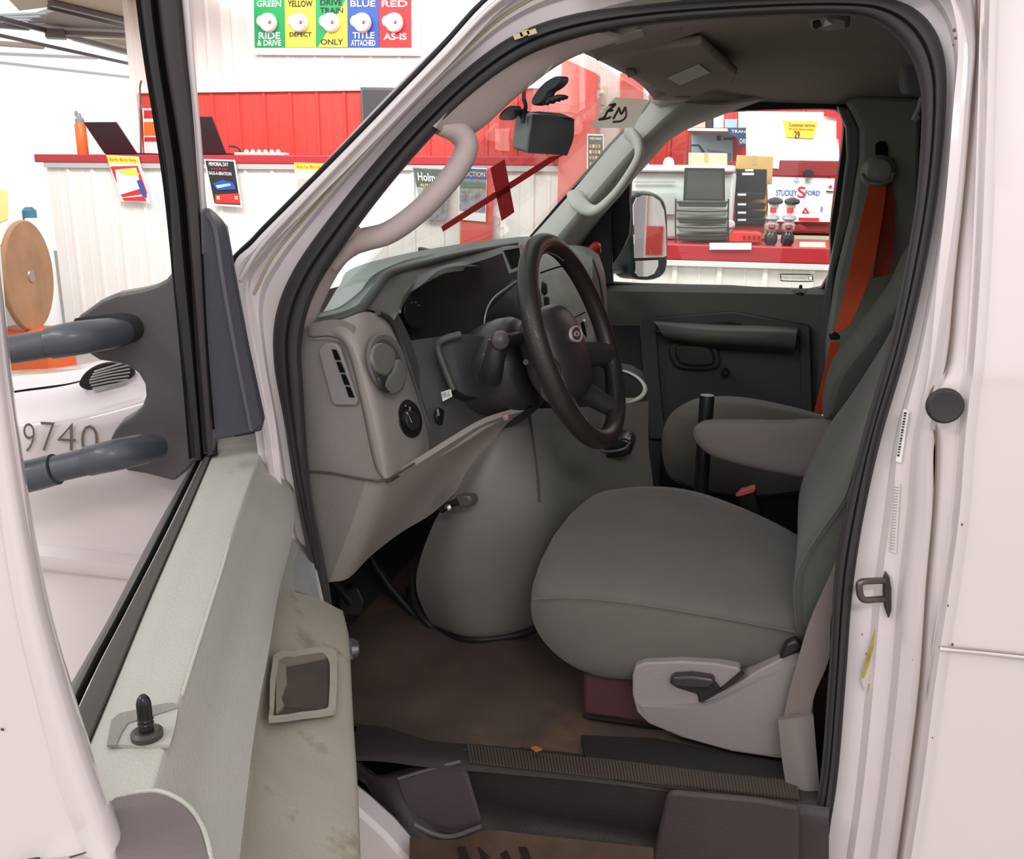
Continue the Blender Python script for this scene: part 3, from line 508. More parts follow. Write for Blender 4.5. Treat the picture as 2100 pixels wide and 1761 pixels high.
tube('door_gap_line', [p for p in rp(-.8, 1.2545)], .0012, M('rust_seam', '7a6558', .9), VP, 8, 3)  # thin rust-brown line laid over the closed panel gap
lathe('body_plug', P(1937, 831, 1.226), (0, -1, 0), [(.0225, 0), (.0225, .004), (.019, .008), (.012, .007), (0, .0065)], rubber, VP, 36)
tube('body_crease', [P(1926, 1329, 1.222), P(1990, 1334, 1.226), P(2100, 1346, 1.228), P(2500, 1390, 1.228)], .0035, paint, VP, 10, 3)
tube('body_crease_line', [P(1926, 1326, 1.2215), P(1990, 1330.5, 1.2235), P(2100, 1342, 1.226), P(2500, 1386, 1.226)], .0016, M('crease_grey', '9a8f8c', .6), VP, 8, 3)
for x, y, r, Y in ((1957,62,3.5,1.31),(1960,78,3,1.31),(1955,92,2.2,1.31),(1944,1241,2,1.223),(1953,1321,2.6,1.222),(1973,1075,2,1.224),(1872,1352,1.6,1.25),(1768,1300,1.5,1.29),(1776,1340,1.5,1.29),(1912,1512,1.6,1.225)):
    slab('rust_spot', [P(x+r*math.cos(a)*(1+.3*math.sin(3*a)), y+r*math.sin(a)*1.3, Y) for a in np.linspace(0, 6.28, 9)[:-1]], (0, -.0008, 0), M('rust_spot', '6f5244', .9), VP)
# latch striker
sk = slab('striker', [P(x, y, 1.296) for x, y in [(1815,1168),(1822,1178),(1826,1200),(1826,1245),(1820,1262),(1812,1240),(1809,1210),(1810,1180)]], (0, -.012, 0), M('striker_steel', '4a4341', .4, metal=.6), VP, .002)
tube('striker_loop', [P(1812,1190,1.285), P(1785,1191,1.27), P(1768,1193,1.262), P(1762,1200,1.26), P(1765,1222,1.26), P(1774,1230,1.262), P(1795,1229,1.27), P(1812,1228,1.285)], .0048, M('striker_worn', '6e6660', .35, metal=.8), sk, 10, 3)
# door labels and stains on the B pillar
lb = slab('vin_label', [P(x, y, 1.2895) for x, y in [(1853,838),(1864,843),(1848,948),(1837,945)]], (0, -.0006, 0), wpaper, VP)
for i in range(16): t = i/16; x = 1855-15*t; y = 845+92*t; slab('bar', [P(x-1, y, 1.2885), P(x+4, y, 1.2885), P(x+4-.3, y+(3 if i % 3 else 4), 1.2885), P(x-1.3, y+(3 if i % 3 else 4), 1.2885)], (0, -.0005, 0), M('ink', '3b3a3a', .7), lb)
lb2 = slab('warning_label', [P(x, y, 1.2895) for x, y in [(1836,988),(1846,990),(1838,1135),(1826,1130)]], (0, -.0006, 0), M('label_pale', 'd8d2cf', .7), VP)
for i in range(22): y = 998+i*6; x = 1835-10*i/22; slab('text_line', [P(x, y, 1.2885), P(x+8, y+.5, 1.2885), P(x+8, y+2, 1.2885), P(x, y+1.6, 1.2885)], (0, -.0004, 0), M('ink_grey', 'a39c99', .7), lb2)
yl = slab('worn_yellow_label', [P(x, y, 1.304) for x, y in [(1802,1262),(1815,1290),(1806,1345),(1776,1420),(1766,1395),(1785,1320)]], (0, -.0006, 0), M('label_worn', 'c9c3bd', .7, col2='b79d45', c2s=60, c2t=.5), VP)
slab('yellow_band', [P(x, y, 1.3025) for x, y in [(1801,1265),(1806,1268),(1782,1360),(1770,1392),(1768,1380),(1785,1320)]], (0, -.0005, 0), M('label_yellow', 'b59b3e', .7, var=.3, vs=60), yl)
for p in [(1075,66),(1062,72),(1090,64)]: slab('sealer_patch', [P(p[0]-10, p[1], 1.36), P(p[0]+8, p[1]-6, 1.36), P(p[0]+12, p[1]+4, 1.36), P(p[0]-6, p[1]+10, 1.36)], (0, -.001, 0), M('old_glue', 'c7b58e', .7), VP)
# lower sill sliver and inner rocker
_e = [P(560,1530,1.2), P(650,1595,1.2), P(738,1665,1.2), P(790,1712,1.2), P(836,1765,1.2), P(900,1850,1.2)]
slab('lower_front_panel', [Vector((-1.05, 1.2, .8))]+_e+[Vector((-.42, 1.2, .36)), Vector((-1.05, 1.2, .36))], (0, .05, 0), paint, VP, .008)
box('rocker_panel', (.45, 1.225, .40), (1.75, .05, .12), paint, VP, .015)
_q = [(1.236+.078, 1.95), (1.236+.05, 1.8), (1.238, 1.5), (1.236, 1.28), (1.236, .9), (1.238, .55), (1.25, .34)]
patch('cargo_side', [[Vector((x, y, z)) for x in (.47, 1.2, 2.0, 2.6)] for y, z in _q], paint, VP, nu=2, nv=3, th=.01)
box('roof_rail', (1.2, 1.345, 1.945), (2.85, .05, .1), paint, VP, .015)
box('rear_wall', (2.6, 2.1, 1.15), (.03, 1.72, 1.6), paint, VP, .01); box('cargo_floor', (2.0, 2.1, .69), (1.2, 1.5, .03), MATS['rubber2'] if 'rubber2' in MATS else rubber2, VP, 0)
# ---- front fender and hood of the van, seen past the open door ----
def row(y0, y1, Y, xs=(-160, 20, 130, 260, 400, 560), dip=0): return [P(x, y0+(y1-y0)*(x+160)/720+dip*((x-200)/360)**2, Y) for x in xs]
def fo(x): return float(np.interp(x, [-160, 20, 130, 260, 400, 560], [0, .02, .04, .09, .15, .19]))
def PF(x, y, Y): return P(x, y, Y+fo(x))
def row(y0, y1, Y, xs=(-160, 20, 130, 260, 400, 480)): return [PF(x, y0+(y1-y0)*(x+160)/720, Y) for x in xs]
patch('front_fender', [[PF(-160,838,1.29), PF(20,806,1.29), PF(130,790,1.29), PF(260,755,1.28), PF(400,720,1.26), PF(480,690,1.25)],
    [PF(-160,842,1.262), PF(20,812,1.262), PF(130,797,1.262), PF(260,770,1.25), PF(400,735,1.24), PF(480,700,1.23)],
    [PF(-160,880,1.21), PF(20,862,1.21), PF(130,850,1.21), PF(260,820,1.212), PF(400,780,1.21), PF(480,750,1.21)],
    [PF(-160,900,1.196), PF(20,882,1.196), PF(130,871,1.196), PF(260,838,1.198), PF(400,800,1.2), PF(480,770,1.2)],
    [PF(-160,960,1.19), PF(20,945,1.19), PF(130,940,1.19), PF(260,920,1.19), PF(400,900,1.19), PF(480,880,1.19)],
    row(1108, 1180, 1.186), row(1120, 1192, 1.178), row(1134, 1208, 1.192), row(1400, 1480, 1.19), row(1900, 1980, 1.19)], paint, VP, nu=5, nv=4, th=.015, angle=50)
patch('hood', [[PF(-160,836,1.295), PF(20,804,1.295), PF(130,788,1.295), PF(260,752,1.285), PF(400,716,1.265), PF(500,650,1.26)],
    [P(-160,790,1.42), P(20,770,1.42), P(130,760,1.42), P(260,735,1.42), P(400,690,1.42), P(500,620,1.45)],
    [P(-160,775,1.8), P(20,760,1.8), P(130,752,1.8), P(260,725,1.8), P(400,670,1.7), P(500,590,1.6)],
    [P(-160,785,2.7), P(20,770,2.7), P(130,758,2.6), P(260,735,2.4), P(400,680,2.1), P(500,600,1.8)]], paint, VP, th=.015)
tube('hood_seam', [PF(-160,839,1.28), PF(20,806,1.28), PF(130,791,1.28), PF(175,782,1.28), PF(230,768,1.27)], .003, pitch, VP, 8, 3)
m_mesh = M('vent_mesh_black', '1d1d1f', .4)
ve = [(171,783),(180,765),(198,750),(225,741),(262,744),(278,757),(276,772),(255,786),(225,794),(195,797),(178,793)]
cv = slab('cowl_vent', [PF(x, y, 1.25) for x, y in ve], (0, -.012, 0), m_mesh, VP, .002, 3)
for i in range(8):
    y = 748+i*6.3; xl = 176+abs(y-770)*.5; tube('vent_slat', [PF(xl+6, y+14-i*.6, 1.234), PF((xl+272)/2, y+3, 1.234), PF(268-abs(y-765)*.4, y-6+i*.8, 1.234)], .0015, M('vent_slat', 'b9b4ae', .3), cv, 6, 3)
fn = M('number_vinyl', '76685f', .6)
for ch, x0, x1, y0, y1 in (('9', 48, 72, 866, 926), ('7', 84, 113, 864, 924), ('4', 118, 156, 866, 922), ('0', 166, 202, 870, 934)):
    txt('fleet_number', ch, PF(x0, y0, 1.184), PF(x1, y0+2, 1.184), PF(x0, y1, 1.182), fn, VP, .0006, -.014)
# ---- windshield, roof, far side, cab shell ----
ws = slab('windshield', [(-.262, 1.42, 1.83), (-.262, 2.79, 1.85), (-.63, 2.79, 1.462), (-.63, 1.42, 1.462)], WSN*-.005, glass, VP)
patch('roof_skin', [[Vector((x, y, z)) for x in (-.3, .4, 1.2, 2.4)] for y, z in ((1.33, 1.93), (1.45, 2.0), (2.1, 2.06), (2.8, 2.0), (2.95, 1.9))], paint, VP, th=.01)
hl = [[Vector((-.27, 1.395, 1.835)), Vector((-.2, 1.395, 1.868)), Vector((0, 1.395, 1.888)), Vector((.3, 1.395, 1.9)), Vector((.8, 1.395, 1.9)), Vector((1.5, 1.395, 1.9))]]
for y, z, zf in ((1.5, 1.92, 1.835), (1.9, 1.925, 1.85), (2.3, 1.925, 1.862), (2.65, 1.90, 1.86), (2.84, 1.85, 1.845), (2.87, 1.83, 1.83)):
    hl.append([Vector((-.27, y, zf)), Vector((-.2, y, zf+.012)), Vector((0, y, (z+zf)/2+.01)), Vector((.3, y, z)), Vector((.8, y, z)), Vector((1.5, y, z))])
patch('headliner', hl, headl, VP, nu=5, nv=4, th=.01)
# ---- passenger side ----
def pq(nm, pts, Y, d, mt, bev=.003, par=None, sm=0): return slab(nm, [P(x, y, Y) for x, y in pts], (0, d, 0), mt, par or VP, bev, sm)
win_i = [(1290,480),(1292,375),(1330,325),(1380,270),(1430,241),(1490,229),(1560,225),(1640,223),(1700,223),(1722,229),(1730,245),(1729,285),(1718,370),(1703,470),(1686,590),(1500,588),(1245,580),(1246,560)]
win_o = [(1200,500),(1240,370),(1305,310),(1360,252),(1420,222),(1480,209),(1560,206),(1640,206),(1705,207),(1735,214),(1750,240),(1750,290),(1738,380),(1722,475),(1700,612),(1500,612),(1200,606),(1190,560)]
ring('passenger_window_seal', [P(x, y, 2.86) for x, y in win_o], [P(x, y, 2.86) for x, y in win_i], (0, .05, 0), rubber2, VP, 3)
pq('passenger_window_glass', win_i, 2.9, .004, glass, 0)
# far B pillar trim and its channel
pq('window_channel', [(1716,215),(1742,222),(1763,265),(1764,310),(1745,440),(1712,560),(1700,700),(1686,830),(1668,830),(1684,640),(1700,560),(1722,440),(1738,320),(1736,262)], 2.82, .04, M('channel_grey', '585b59', .45), .006)
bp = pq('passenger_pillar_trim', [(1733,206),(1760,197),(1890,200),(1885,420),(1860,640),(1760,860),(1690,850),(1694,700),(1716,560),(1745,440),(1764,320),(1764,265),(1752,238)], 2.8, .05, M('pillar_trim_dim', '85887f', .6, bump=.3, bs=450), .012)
for i in range(1): box('back_wall_panel', (1.45, 2.1, 1.3), (.04, 1.6, 1.4), M('cargo_dark', '2c2d2d', .8), VP, 0)
box('cargo_side_far', (.95, 2.9, 1.25), (1.3, .04, 1.4), MATS['cargo_dark'], VP, 0)
# far door
dp = thing('x', '', '', (0, 0, 0)) if False else None
md1 = M('far_door_upper', '55564f', .6, bump=.3, bs=400); md2 = M('far_door_lower', '47474b', .6, bump=.3, bs=400, var=.05)
pd = patch('passenger_door', [[P(1180,583,2.86), P(1400,585,2.86), P(1560,588,2.86), P(1692,592,2.86)], [P(1180,596,2.83), P(1400,599,2.83), P(1560,602,2.83), P(1690,604,2.83)], [P(1180,640,2.82), P(1400,642,2.82), P(1560,645,2.82), P(1686,648,2.82)], [P(1180,1000,2.83), P(1400,1000,2.83), P(1560,1000,2.83), P(1670,1000,2.83)]], md1, VP, lin_v=True, th=.05)
pq('door_lower_panel', [(1310,662),(1460,660),(1660,668),(1668,700),(1664,1010),(1180,1010),(1180,680)], 2.815, .02, md2, .01, pd)
patch('door_armrest', [[P(1334,656,2.8), P(1440,660,2.8), P(1560,664,2.8), P(1638,668,2.8)], [P(1345,664,2.76), P(1440,675,2.73), P(1560,679,2.73), P(1634,684,2.75)], [P(1362,690,2.75), P(1440,700,2.73), P(1560,706,2.73), P(1630,712,2.75)], [P(1375,700,2.8), P(1440,714,2.8), P(1560,722,2.8), P(1620,726,2.8)]], M('far_armrest', '585a54', .55, bump=.3, bs=400), pd, th=.03)
ring('door_inner_frame', [P(*q, 2.79) for q in [(1310,655),(1500,640),(1660,668),(1668,900),(1330,900),(1318,760)]], [P(*q, 2.79) for q in [(1345,664),(1500,662),(1640,690),(1645,880),(1362,880),(1352,770)]], (0, .03, 0), md2, pd, 0, .004)
pq('pull_handle', [(1385,715),(1400,708),(1450,712),(1464,730),(1460,748),(1420,750),(1392,742)], 2.77, .03, M('handle_dark', '303033', .4), .006, pd, 3)
pq('handle_bezel', [(1376,706),(1450,702),(1474,725),(1470,755),(1415,758),(1382,748)], 2.79, .02, M('bezel_dark', '38383b', .5), .004, pd, 3)
pq('switch_pad', [(1452,662),(1518,664),(1516,671),(1455,670)], 2.775, .01, darker, .002, pd)
lathe('window_knob', P(1488, 762, 2.79), (0, -1, 0), [(.012, 0), (.012, .015), (.008, .02)], darker, pd, 16)
pq('map_pocket', [(1360,850),(1640,862),(1640,1000),(1350,1000)], 2.79, .02, M('pocket_dark', '2e2f31', .7), .01, pd)
patch('speaker_grille', [[P(1243,668,2.81), P(1316,668,2.81)], [P(1243,800,2.81), P(1316,800,2.81)]], M('grille_dark', '35353a', .8, bump=1, bs=900), pd, nu=2, nv=2, th=.01)
lathe('lock_pin', P(1641, 598, 2.835), (0, 0, 1), [(.012, -.008), (.012, 0), (.005, .002), (.005, .016), (.003, .02)], black, pd, 14)
pq('lock_pin_recess', [(1622,592),(1657,593),(1652,602),(1626,601)], 2.824, .01, M('pin_grey', '8b8d88', .5), .002, pd)
# oval window sticker
ring('glass_sticker', [P(*q, 2.897) for q in [(1600,564),(1604,561),(1663,562),(1668,565),(1668,575),(1664,578),(1605,577),(1601,573)]], [P(*q, 2.897) for q in [(1602,565),(1605,563),(1662,564),(1666,566),(1666,574),(1663,576),(1606,575),(1603,572)]], (0, .0015, 0), M('ink_green', '5d6e64', .6), VP, 2)
ring('sticker_circle', [P(1662+5*math.cos(a), 570+5*math.sin(a), 2.897) for a in np.linspace(0, 6.28, 16)[:-1]], [P(1662+3.8*math.cos(a), 570+3.8*math.sin(a), 2.897) for a in np.linspace(0, 6.28, 16)[:-1]], (0, .0015, 0), MATS['ink_green'], VP)
txt('sticker_text', 'ONE TOUCH DOWN', P(1607, 568.5, 2.897), P(1652, 569.5, 2.897), P(1607, 571.5, 2.897), MATS['ink_green'], VP)
# passenger A pillar trim and sail panel
pq('sail_panel', [(1252,404),(1256,582),(1215,588),(1165,505),(1190,470),(1215,440)], 2.83, .03, M('sail_black', '1e2023', .6), .003)
ap = patch('passenger_pillar_cover', [[P(1068,505,2.78), P(1092,484,2.78), P(1180,385,2.77), P(1252,300,2.765), P(1312,238,2.76), P(1338,205,2.75)],
   [P(1110,530,2.7), P(1130,500,2.7), P(1208,408,2.7), P(1282,322,2.7), P(1352,250,2.7), P(1400,210,2.71)],
   [P(1165,520,2.75), P(1180,490,2.75), P(1240,415,2.75), P(1310,335,2.75), P(1385,262,2.76), P(1480,215,2.78)],
   [P(1185,540,2.83), P(1190,505,2.83), P(1255,420,2.83), P(1325,340,2.83), P(1400,270,2.84), P(1580,200,2.84)]], trimg, VP, nu=4, nv=4, th=.01)
tube('windshield_seal_far', [P(1086,490,2.79), P(1178,384,2.785), P(1250,300,2.78), P(1310,238,2.775), P(1330,215,2.77), P(1336,205,2.77)], .006, rubber2, VP, 8, 3)
pq('header_end_cap', [(1330,205),(1420,200),(1400,212),(1345,216)], 2.7, .03, trimg, .006)
def handle(nm, pts, r, mat, par=VP, fl=.62): return tube(nm, pts, r, mat, par, 18, 5, False, fl)
gh = handle('passenger_grab_handle', [P(1180,398,2.70), P(1190,420,2.66), P(1222,432,2.63), P(1262,398,2.61), (P(1296,350,2.6)), P(1311,318,2.61), P(1307,290,2.64), P(1288,270,2.68)], [.026, .028, .024, .021, .021, .021, .022, .022], M('handle_grey_pale', 'cfd0c8', .5, bump=.2, bs=450))
pq('handle_recess', [(1210,402),(1222,375),(1262,328),(1286,316),(1288,332),(1262,372),(1228,405)], 2.715, .02, M('recess_dark', '6b6a64', .6), .004, ap)
# far mirror
def PM(x, y, o=0.0):
    d = ray(x, y); n = Vector((.72, -.694, 0)); c = P(1300, 480, 3.12)-EYE; return EYE+d*((c.dot(n)+o)/d.dot(n))
fm = slab('passenger_mirror', [PM(x, y) for x, y in [(1296,418),(1303,400),(1318,392),(1338,393),(1358,404),(1368,425),(1371,470),(1370,540),(1362,563),(1345,573),(1318,574),(1301,567),(1297,540)]], (-.07, .03, 0), M('mirror_shell', '3f4a4f', .35, coat=.2), VP, .012, 2)
slab('mirror_glass_upper', [PM(x, y, .014) for x, y in [(1299,422),(1306,405),(1320,400),(1338,402),(1353,412),(1362,432),(1366,470),(1367,524),(1362,527),(1302,529)]], (-.003, .004, 0), mirror_m, fm)
slab('mirror_glass_lower', [PM(x, y, .014) for x, y in [(1303,535),(1350,533),(1350,545),(1342,561),(1328,567),(1309,567),(1303,560)]], (-.003, .004, 0), mirror_m, fm)
for q in (-20, ): pass
slab('mirror_arm_cover', [P(x, y, 3.24) for x, y in [(1262,440),(1285,402),(1305,398),(1302,570),(1262,560)]], (0, .05, 0), M('mirror_arm_blue', '66757c', .4), fm, .01)
tube('mirror_arm', [P(1240,553,3.0), P(1262,550,3.1), P(1300,546,3.2)], .018, M('mirror_arm_dark', '4b565b', .4), fm, 12)
tube('mirror_arm', [P(1240,470,3.0), P(1262,470,3.1), P(1300,466,3.22)], .018, MATS['mirror_arm_dark'], fm, 12)
# visors
def vis(nm, pts, z, th, mt, par=VP, bev=.006): return slab(nm, [Pz(x, y, zz if False else (z if not isinstance(z, (list, tuple)) else z[i])) for i, (x, y) in enumerate(pts)], (0, 0, th), mt, par, bev)
vp = vis('passenger_visor', [(1264,131),(1300,108),(1438,91),(1470,118),(1512,152),(1502,172),(1402,206),(1384,203),(1290,152)], 1.855, .016, M('visor_fabric', '93887f', .9, bump=.3, bs=300))
vis('visor_label', [(1370,161),(1434,133),(1456,149),(1394,175)], 1.852, .002, M('label_grey', 'c9c5bd', .7), vp, 0)
vis('visor_hinge_clip', [(1283,148),(1300,147),(1305,156),(1288,160)], 1.848, .006, M('clip_grey', '55514d', .6), vp, .001)
vd = slab('driver_visor', [P(*q) for q in [(1200,92,1.45),(1224,128,1.60),(1250,112,1.60),(1330,102,1.66),(1380,82,1.62),(1400,62,1.55),(1300,62,1.45),(1240,78,1.45)]], (0, 0, .014), MATS['visor_fabric'], VP, .004)
slab('visor_label', [P(*q) for q in [(1257,76,1.455),(1317,64,1.455),(1322,76,1.5),(1264,92,1.5)]], (0, 0, .004), M('label_grey2', 'a89f97', .7), vd)
hk = vis('coat_hook_base', [(1652,40),(1690,34),(1740,42),(1742,58),(1700,66),(1660,60)], [1.868]*6, .02, M('hook_grey', '6c6761', .6))
vis('hook_hole', [(1668,46),(1680,44),(1684,54),(1674,60),(1666,56)], [1.866]*5, .004, pitch, hk, 0)
vis('warning_triangle', [(1693,40),(1707,50),(1689,55)], [1.865]*3, .004, M('tri_pale', 'e0ddd8', .6), hk, 0)
# interior pillar trim on the driver's side, inboard of the seal
patch('driver_pillar_cover', [[P(1205,60,1.385), P(1100,90,1.38), P(985,165,1.365), P(915,232,1.355), P(893,262,1.35)], [P(1270,80,1.43), P(1157,121,1.43), P(1060,190,1.42), P(976,265,1.41), P(925,282,1.40)], [P(1275,82,1.45), P(1160,124,1.45), P(1064,194,1.44), P(978,270,1.43), P(928,287,1.42)]], trimw, VP, th=.008)
patch('driver_pillar_cover', [[P(728,460,1.35), P(700,490,1.35), P(640,590,1.352), P(612,680,1.355), P(612,740,1.36)], [P(752,480,1.385), P(738,500,1.385), P(690,560,1.385), P(653,640,1.385), P(640,700,1.385)], [P(756,483,1.4), P(742,503,1.4), P(693,562,1.4), P(655,642,1.4), P(642,702,1.4)]], trimw, VP, th=.008)
handle('driver_grab_handle', [P(900,262,1.37), P(940,272,1.395), P(957,300,1.40), P(938,345,1.395), P(895,398,1.385), P(846,444,1.38), P(795,478,1.378), P(745,492,1.38), P(715,505,1.38), P(680,545,1.375)], [.012, .020, .0195, .019, .019, .019, .019, .020, .020, .013], trimw, VP, .9)
# passenger seat belt
m_orb = M('orange_webbing', 'c9481d', .7, bump=.4, bs=900)
bl = patch('passenger_seat_belt', [[P(1785,372,2.74), P(1770,430,2.72), P(1745,540,2.66), P(1722,640,2.6), P(1705,690,2.58)], [P(1818,374,2.74), P(1812,430,2.72), P(1792,540,2.66), P(1765,620,2.6), P(1742,668,2.58)]], m_orb, VP, th=.003)
patch('belt_return_strap', [[P(1812,374,2.775), P(1812,430,2.76), P(1800,500,2.72), P(1790,570,2.68)], [P(1828,374,2.78), P(1836,430,2.765), P(1834,500,2.725), P(1826,560,2.685)]], M('orange_webbing_dark', '9a3c22', .8), bl, th=.003)
patch('belt_lower_webbing', [[P(1703,702,2.7), P(1690,760,2.7), P(1668,850,2.7)], [P(1722,702,2.7), P(1712,760,2.7), P(1700,850,2.7)]], m_orb, bl, th=.003)
pq('belt_slot', [(1796,296),(1804,289),(1816,290),(1821,300),(1820,340),(1797,340)], 2.79, .02, pitch, .002, bl)
lathe('belt_guide', P(1800, 353, 2.775), (0, -1, .1), [(.045, 0), (.045, .008), (.03, .028), (.0, .032)], M('guide_grey', '8a8a82', .45), bl, 24)
tube('guide_ring', [P(1768,358,2.74), P(1778,372,2.73), P(1802,377,2.725), P(1826,370,2.73), P(1833,356,2.74)], .006, M('guide_rim', '77776f', .4), bl, 10, 3)
pq('belt_stop', [(1700,684),(1712,680),(1724,690),(1722,697),(1703,697)], 2.57, .02, black, .003, bl)
# things at the back of the cab
pq('cargo_pillar', [(1860,105),(1905,105),(1905,520),(1885,520),(1862,300)], 2.85, .02, M('cargo_dark', '2c2d2d'), 0)
hrt = pq('rear_headrest', [(1858,188),(1850,130),(1862,113),(1885,106),(1910,108),(1910,190)], 2.55, .1, M('headrest_grey', '76787a', .8), .02)
tube('rear_belt_hook', [P(1890,200,2.5), P(1883,225,2.5), P(1874,245,2.5), P(1885,240,2.5)], .006, M('hook_pale', 'a8b3ab', .4), hrt, 8, 3)
# ================= dashboard and cab floor =================
dash = lab(patch('dashboard', [
  [P(640,655,1.40), P(662,640,1.42), P(696,585,1.5), P(735,545,1.62), P(900,507,2.0), P(1060,486,2.6), P(1100,486,2.8)],
  [P(645,664,1.385), P(700,650,1.4), P(750,612,1.47), P(790,570,1.56), P(900,530,1.9), P(1050,502,2.5), P(1120,505,2.8)],
  [P(648,668,1.39), P(704,654,1.41), P(754,616,1.48), P(794,574,1.57), P(904,534,1.91), P(1054,506,2.51), P(1124,512,2.8)]], padg, VP, nu=6, nv=3, th=.02), 'grey dashboard')
pad_lip = tube('pad_seam', [P(655,662,1.382), P(700,651,1.392), P(737,635,1.41), P(752,618,1.44), P(780,580,1.5), P(800,560,1.55), P(840,548,1.68), P(950,520,2.0), P(1060,500,2.45)], [.009,.009,.009,.009,.008,.008,.007,.006,.005], M('seam_dark_green', '4b504d', .6), dash, 10, 4)
def dpat(nm, rows, mt, **k): return patch(nm, rows, mt, dash, **k)
# side end panel facing the door
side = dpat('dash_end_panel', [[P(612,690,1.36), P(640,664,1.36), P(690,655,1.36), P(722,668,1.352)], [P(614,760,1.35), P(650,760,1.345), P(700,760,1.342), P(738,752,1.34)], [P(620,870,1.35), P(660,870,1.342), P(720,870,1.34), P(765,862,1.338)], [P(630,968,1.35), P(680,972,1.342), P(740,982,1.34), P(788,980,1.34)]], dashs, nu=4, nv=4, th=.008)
# rear facing bezel with vent and headlamp switch
dpat('dash_bezel', [[P(636,668,1.375), P(700,655,1.365), P(745,640,1.39), P(775,645,1.45), P(800,665,1.52)],
  [P(690,690,1.352), P(728,705,1.338), P(768,690,1.40), P(805,690,1.47), P(822,715,1.545)],
  [P(712,770,1.345), P(752,780,1.335), P(795,780,1.40), P(830,780,1.48), P(848,790,1.56)],
  [P(738,860,1.342), P(775,870,1.333), P(818,870,1.40), P(855,865,1.48), P(872,865,1.56)],
  [P(755,930,1.342), P(788,940,1.333), P(826,938,1.40), P(862,925,1.47), P(882,915,1.53)],
  [P(765,985,1.345), P(795,980,1.337), P(826,968,1.39), P(860,945,1.45), P(878,930,1.50)]], dashg, nu=5, nv=5, th=.008)
tube('bezel_edge', [P(775,640,1.44), P(800,655,1.51), P(822,700,1.55), P(850,785,1.565), P(874,860,1.565), P(886,905,1.54), P(878,935,1.50), P(855,950,1.45), P(795,985,1.34)], .005, M('bezel_edge_dark', '4a4645', .6), dash, 8, 4)
tube('end_panel_seam', [P(632,668,1.345), P(636,690,1.342), P(680,690,1.336), P(712,715,1.332), P(742,830,1.33), P(768,950,1.33), P(787,983,1.33)], .0012, M('seam_line', '4b4543', .7), dash, 6, 4)
tube('end_panel_seam', [P(628,966,1.338), P(680,970,1.335), P(750,983,1.332), P(790,984,1.333), P(850,950,1.41)], .002, MATS['seam_line'], dash, 6, 4)
# side demister
dv = slab('side_demister_vent', [P(x, y, 1.338) for x, y in [(654,715),(668,702),(690,702),(700,712),(737,820),(734,830),(690,830),(682,822)]], (0, -.006, 0), M('vent_grey', '868080', .55, bump=.2, bs=450), dash, .005, 0, 3)
for i in range(4):
    y0 = 716+i*25.5; x0 = 681+i*9.4; slab('vent_opening', [P(x0, y0, 1.330), P(x0+9+(i < 1)*0, y0+1, 1.330), P(x0+18, y0+22, 1.330), P(x0+7, y0+21, 1.330)], (0, -.0016, 0), pitch, dv)
# round air vent
def disc_on(px, py, Y, rx, ry, rot, nm, mat, par, th=.006, k=28):
    pts = []
    for i in range(k):
        a = 2*math.pi*i/k; u, v = rx*math.cos(a), ry*math.sin(a); pts.append((px+u*math.cos(rot)-v*math.sin(rot), py+u*math.sin(rot)+v*math.cos(rot)))
    # stand on the bezel plane: Y grows towards the right of the bezel
    return [P(x, y, Y+(x-px-(y-py)*.24)*.00195) for x, y in pts]
def bez(nm, px, py, Y, rx, ry, rot, mat, th, par, bev=.002): return slab(nm, disc_on(px, py, Y, rx, ry, rot, nm, mat, par), (th, -th*.4, 0), mat, par, bev)
BR = math.radians(-14)
av = bez('air_vent', 789, 745, 1.405, 37, 64, BR, M('vent_ring', '6d6968', .5), .008, dash)
bez('vent_bowl', 791, 746, 1.392, 30, 55, BR, M('vent_dark', '4b4d4f', .5), .004, av)
for vv, mc in (([(760,714),(776,703),(798,716),(802,742),(788,768),(770,764),(757,738)], 1), ([(788,776),(803,758),(808,738),(819,745),(825,772),(814,800),(797,808),(780,796)], 1), ([(772,772),(788,770),(782,790),(796,800),(788,806),(776,792)], 0)):
    slab('vent_vane', [P(x, y, 1.386+((x-791)-(y-746)*.24)*.00195) for x, y in vv], (.006, .004, 0), M('vent_vane_%d' % mc, ['2b2c2e', '73726d'][mc], .5), av, .002, 3)
for (cx, cy, w_, h_, c) in () and ((775, 722, 17, 10, 0), (768, 752, 16, 17, 1), (800, 722, 16, 12, 0), (806, 765, 17, 15, 1), (790, 795, 20, 8, 0), (772,700,12,5,0)):
    bez('vent_blade', cx, cy, 1.386+((cx-791)-(cy-746)*.24)*.00195, w_, h_, math.radians(-28), M('vent_blade_%d' % c, ['35363a', '76746f'][c], .5), .004, av, .001)
hs = bez('headlamp_switch', 833, 857, 1.452, 24, 40, math.radians(-12), M('switch_black', '1b1b1d', .35), .01, dash, .003)
bez('switch_knob', 836, 860, 1.438, 13, 20, math.radians(-12), M('switch_knob', '2c2c2f', .4), .012, hs, .002)
slab('switch_mark', [P(832,845,1.418), P(835,845,1.418), P(845,866,1.425), P(841,866,1.425)], (.001, -.001, 0), M('mark_pale', 'b9b9b2', .6), hs)
for x, y in ((823,834),(829,830),(838,834)): slab('switch_symbol', [P(x, y, 1.432), P(x+4, y, 1.432), P(x+4, y+3, 1.432), P(x, y+3, 1.432)], (.001, -.001, 0), M('mark_dim', '777770', .6), hs)
slab('switch_symbol', [P(838,836,1.435), P(842,834,1.435), P(842,840,1.435), P(838,842,1.435)], (.001, -.001, 0), M('mark_orange', '9a7d52', .6), hs)
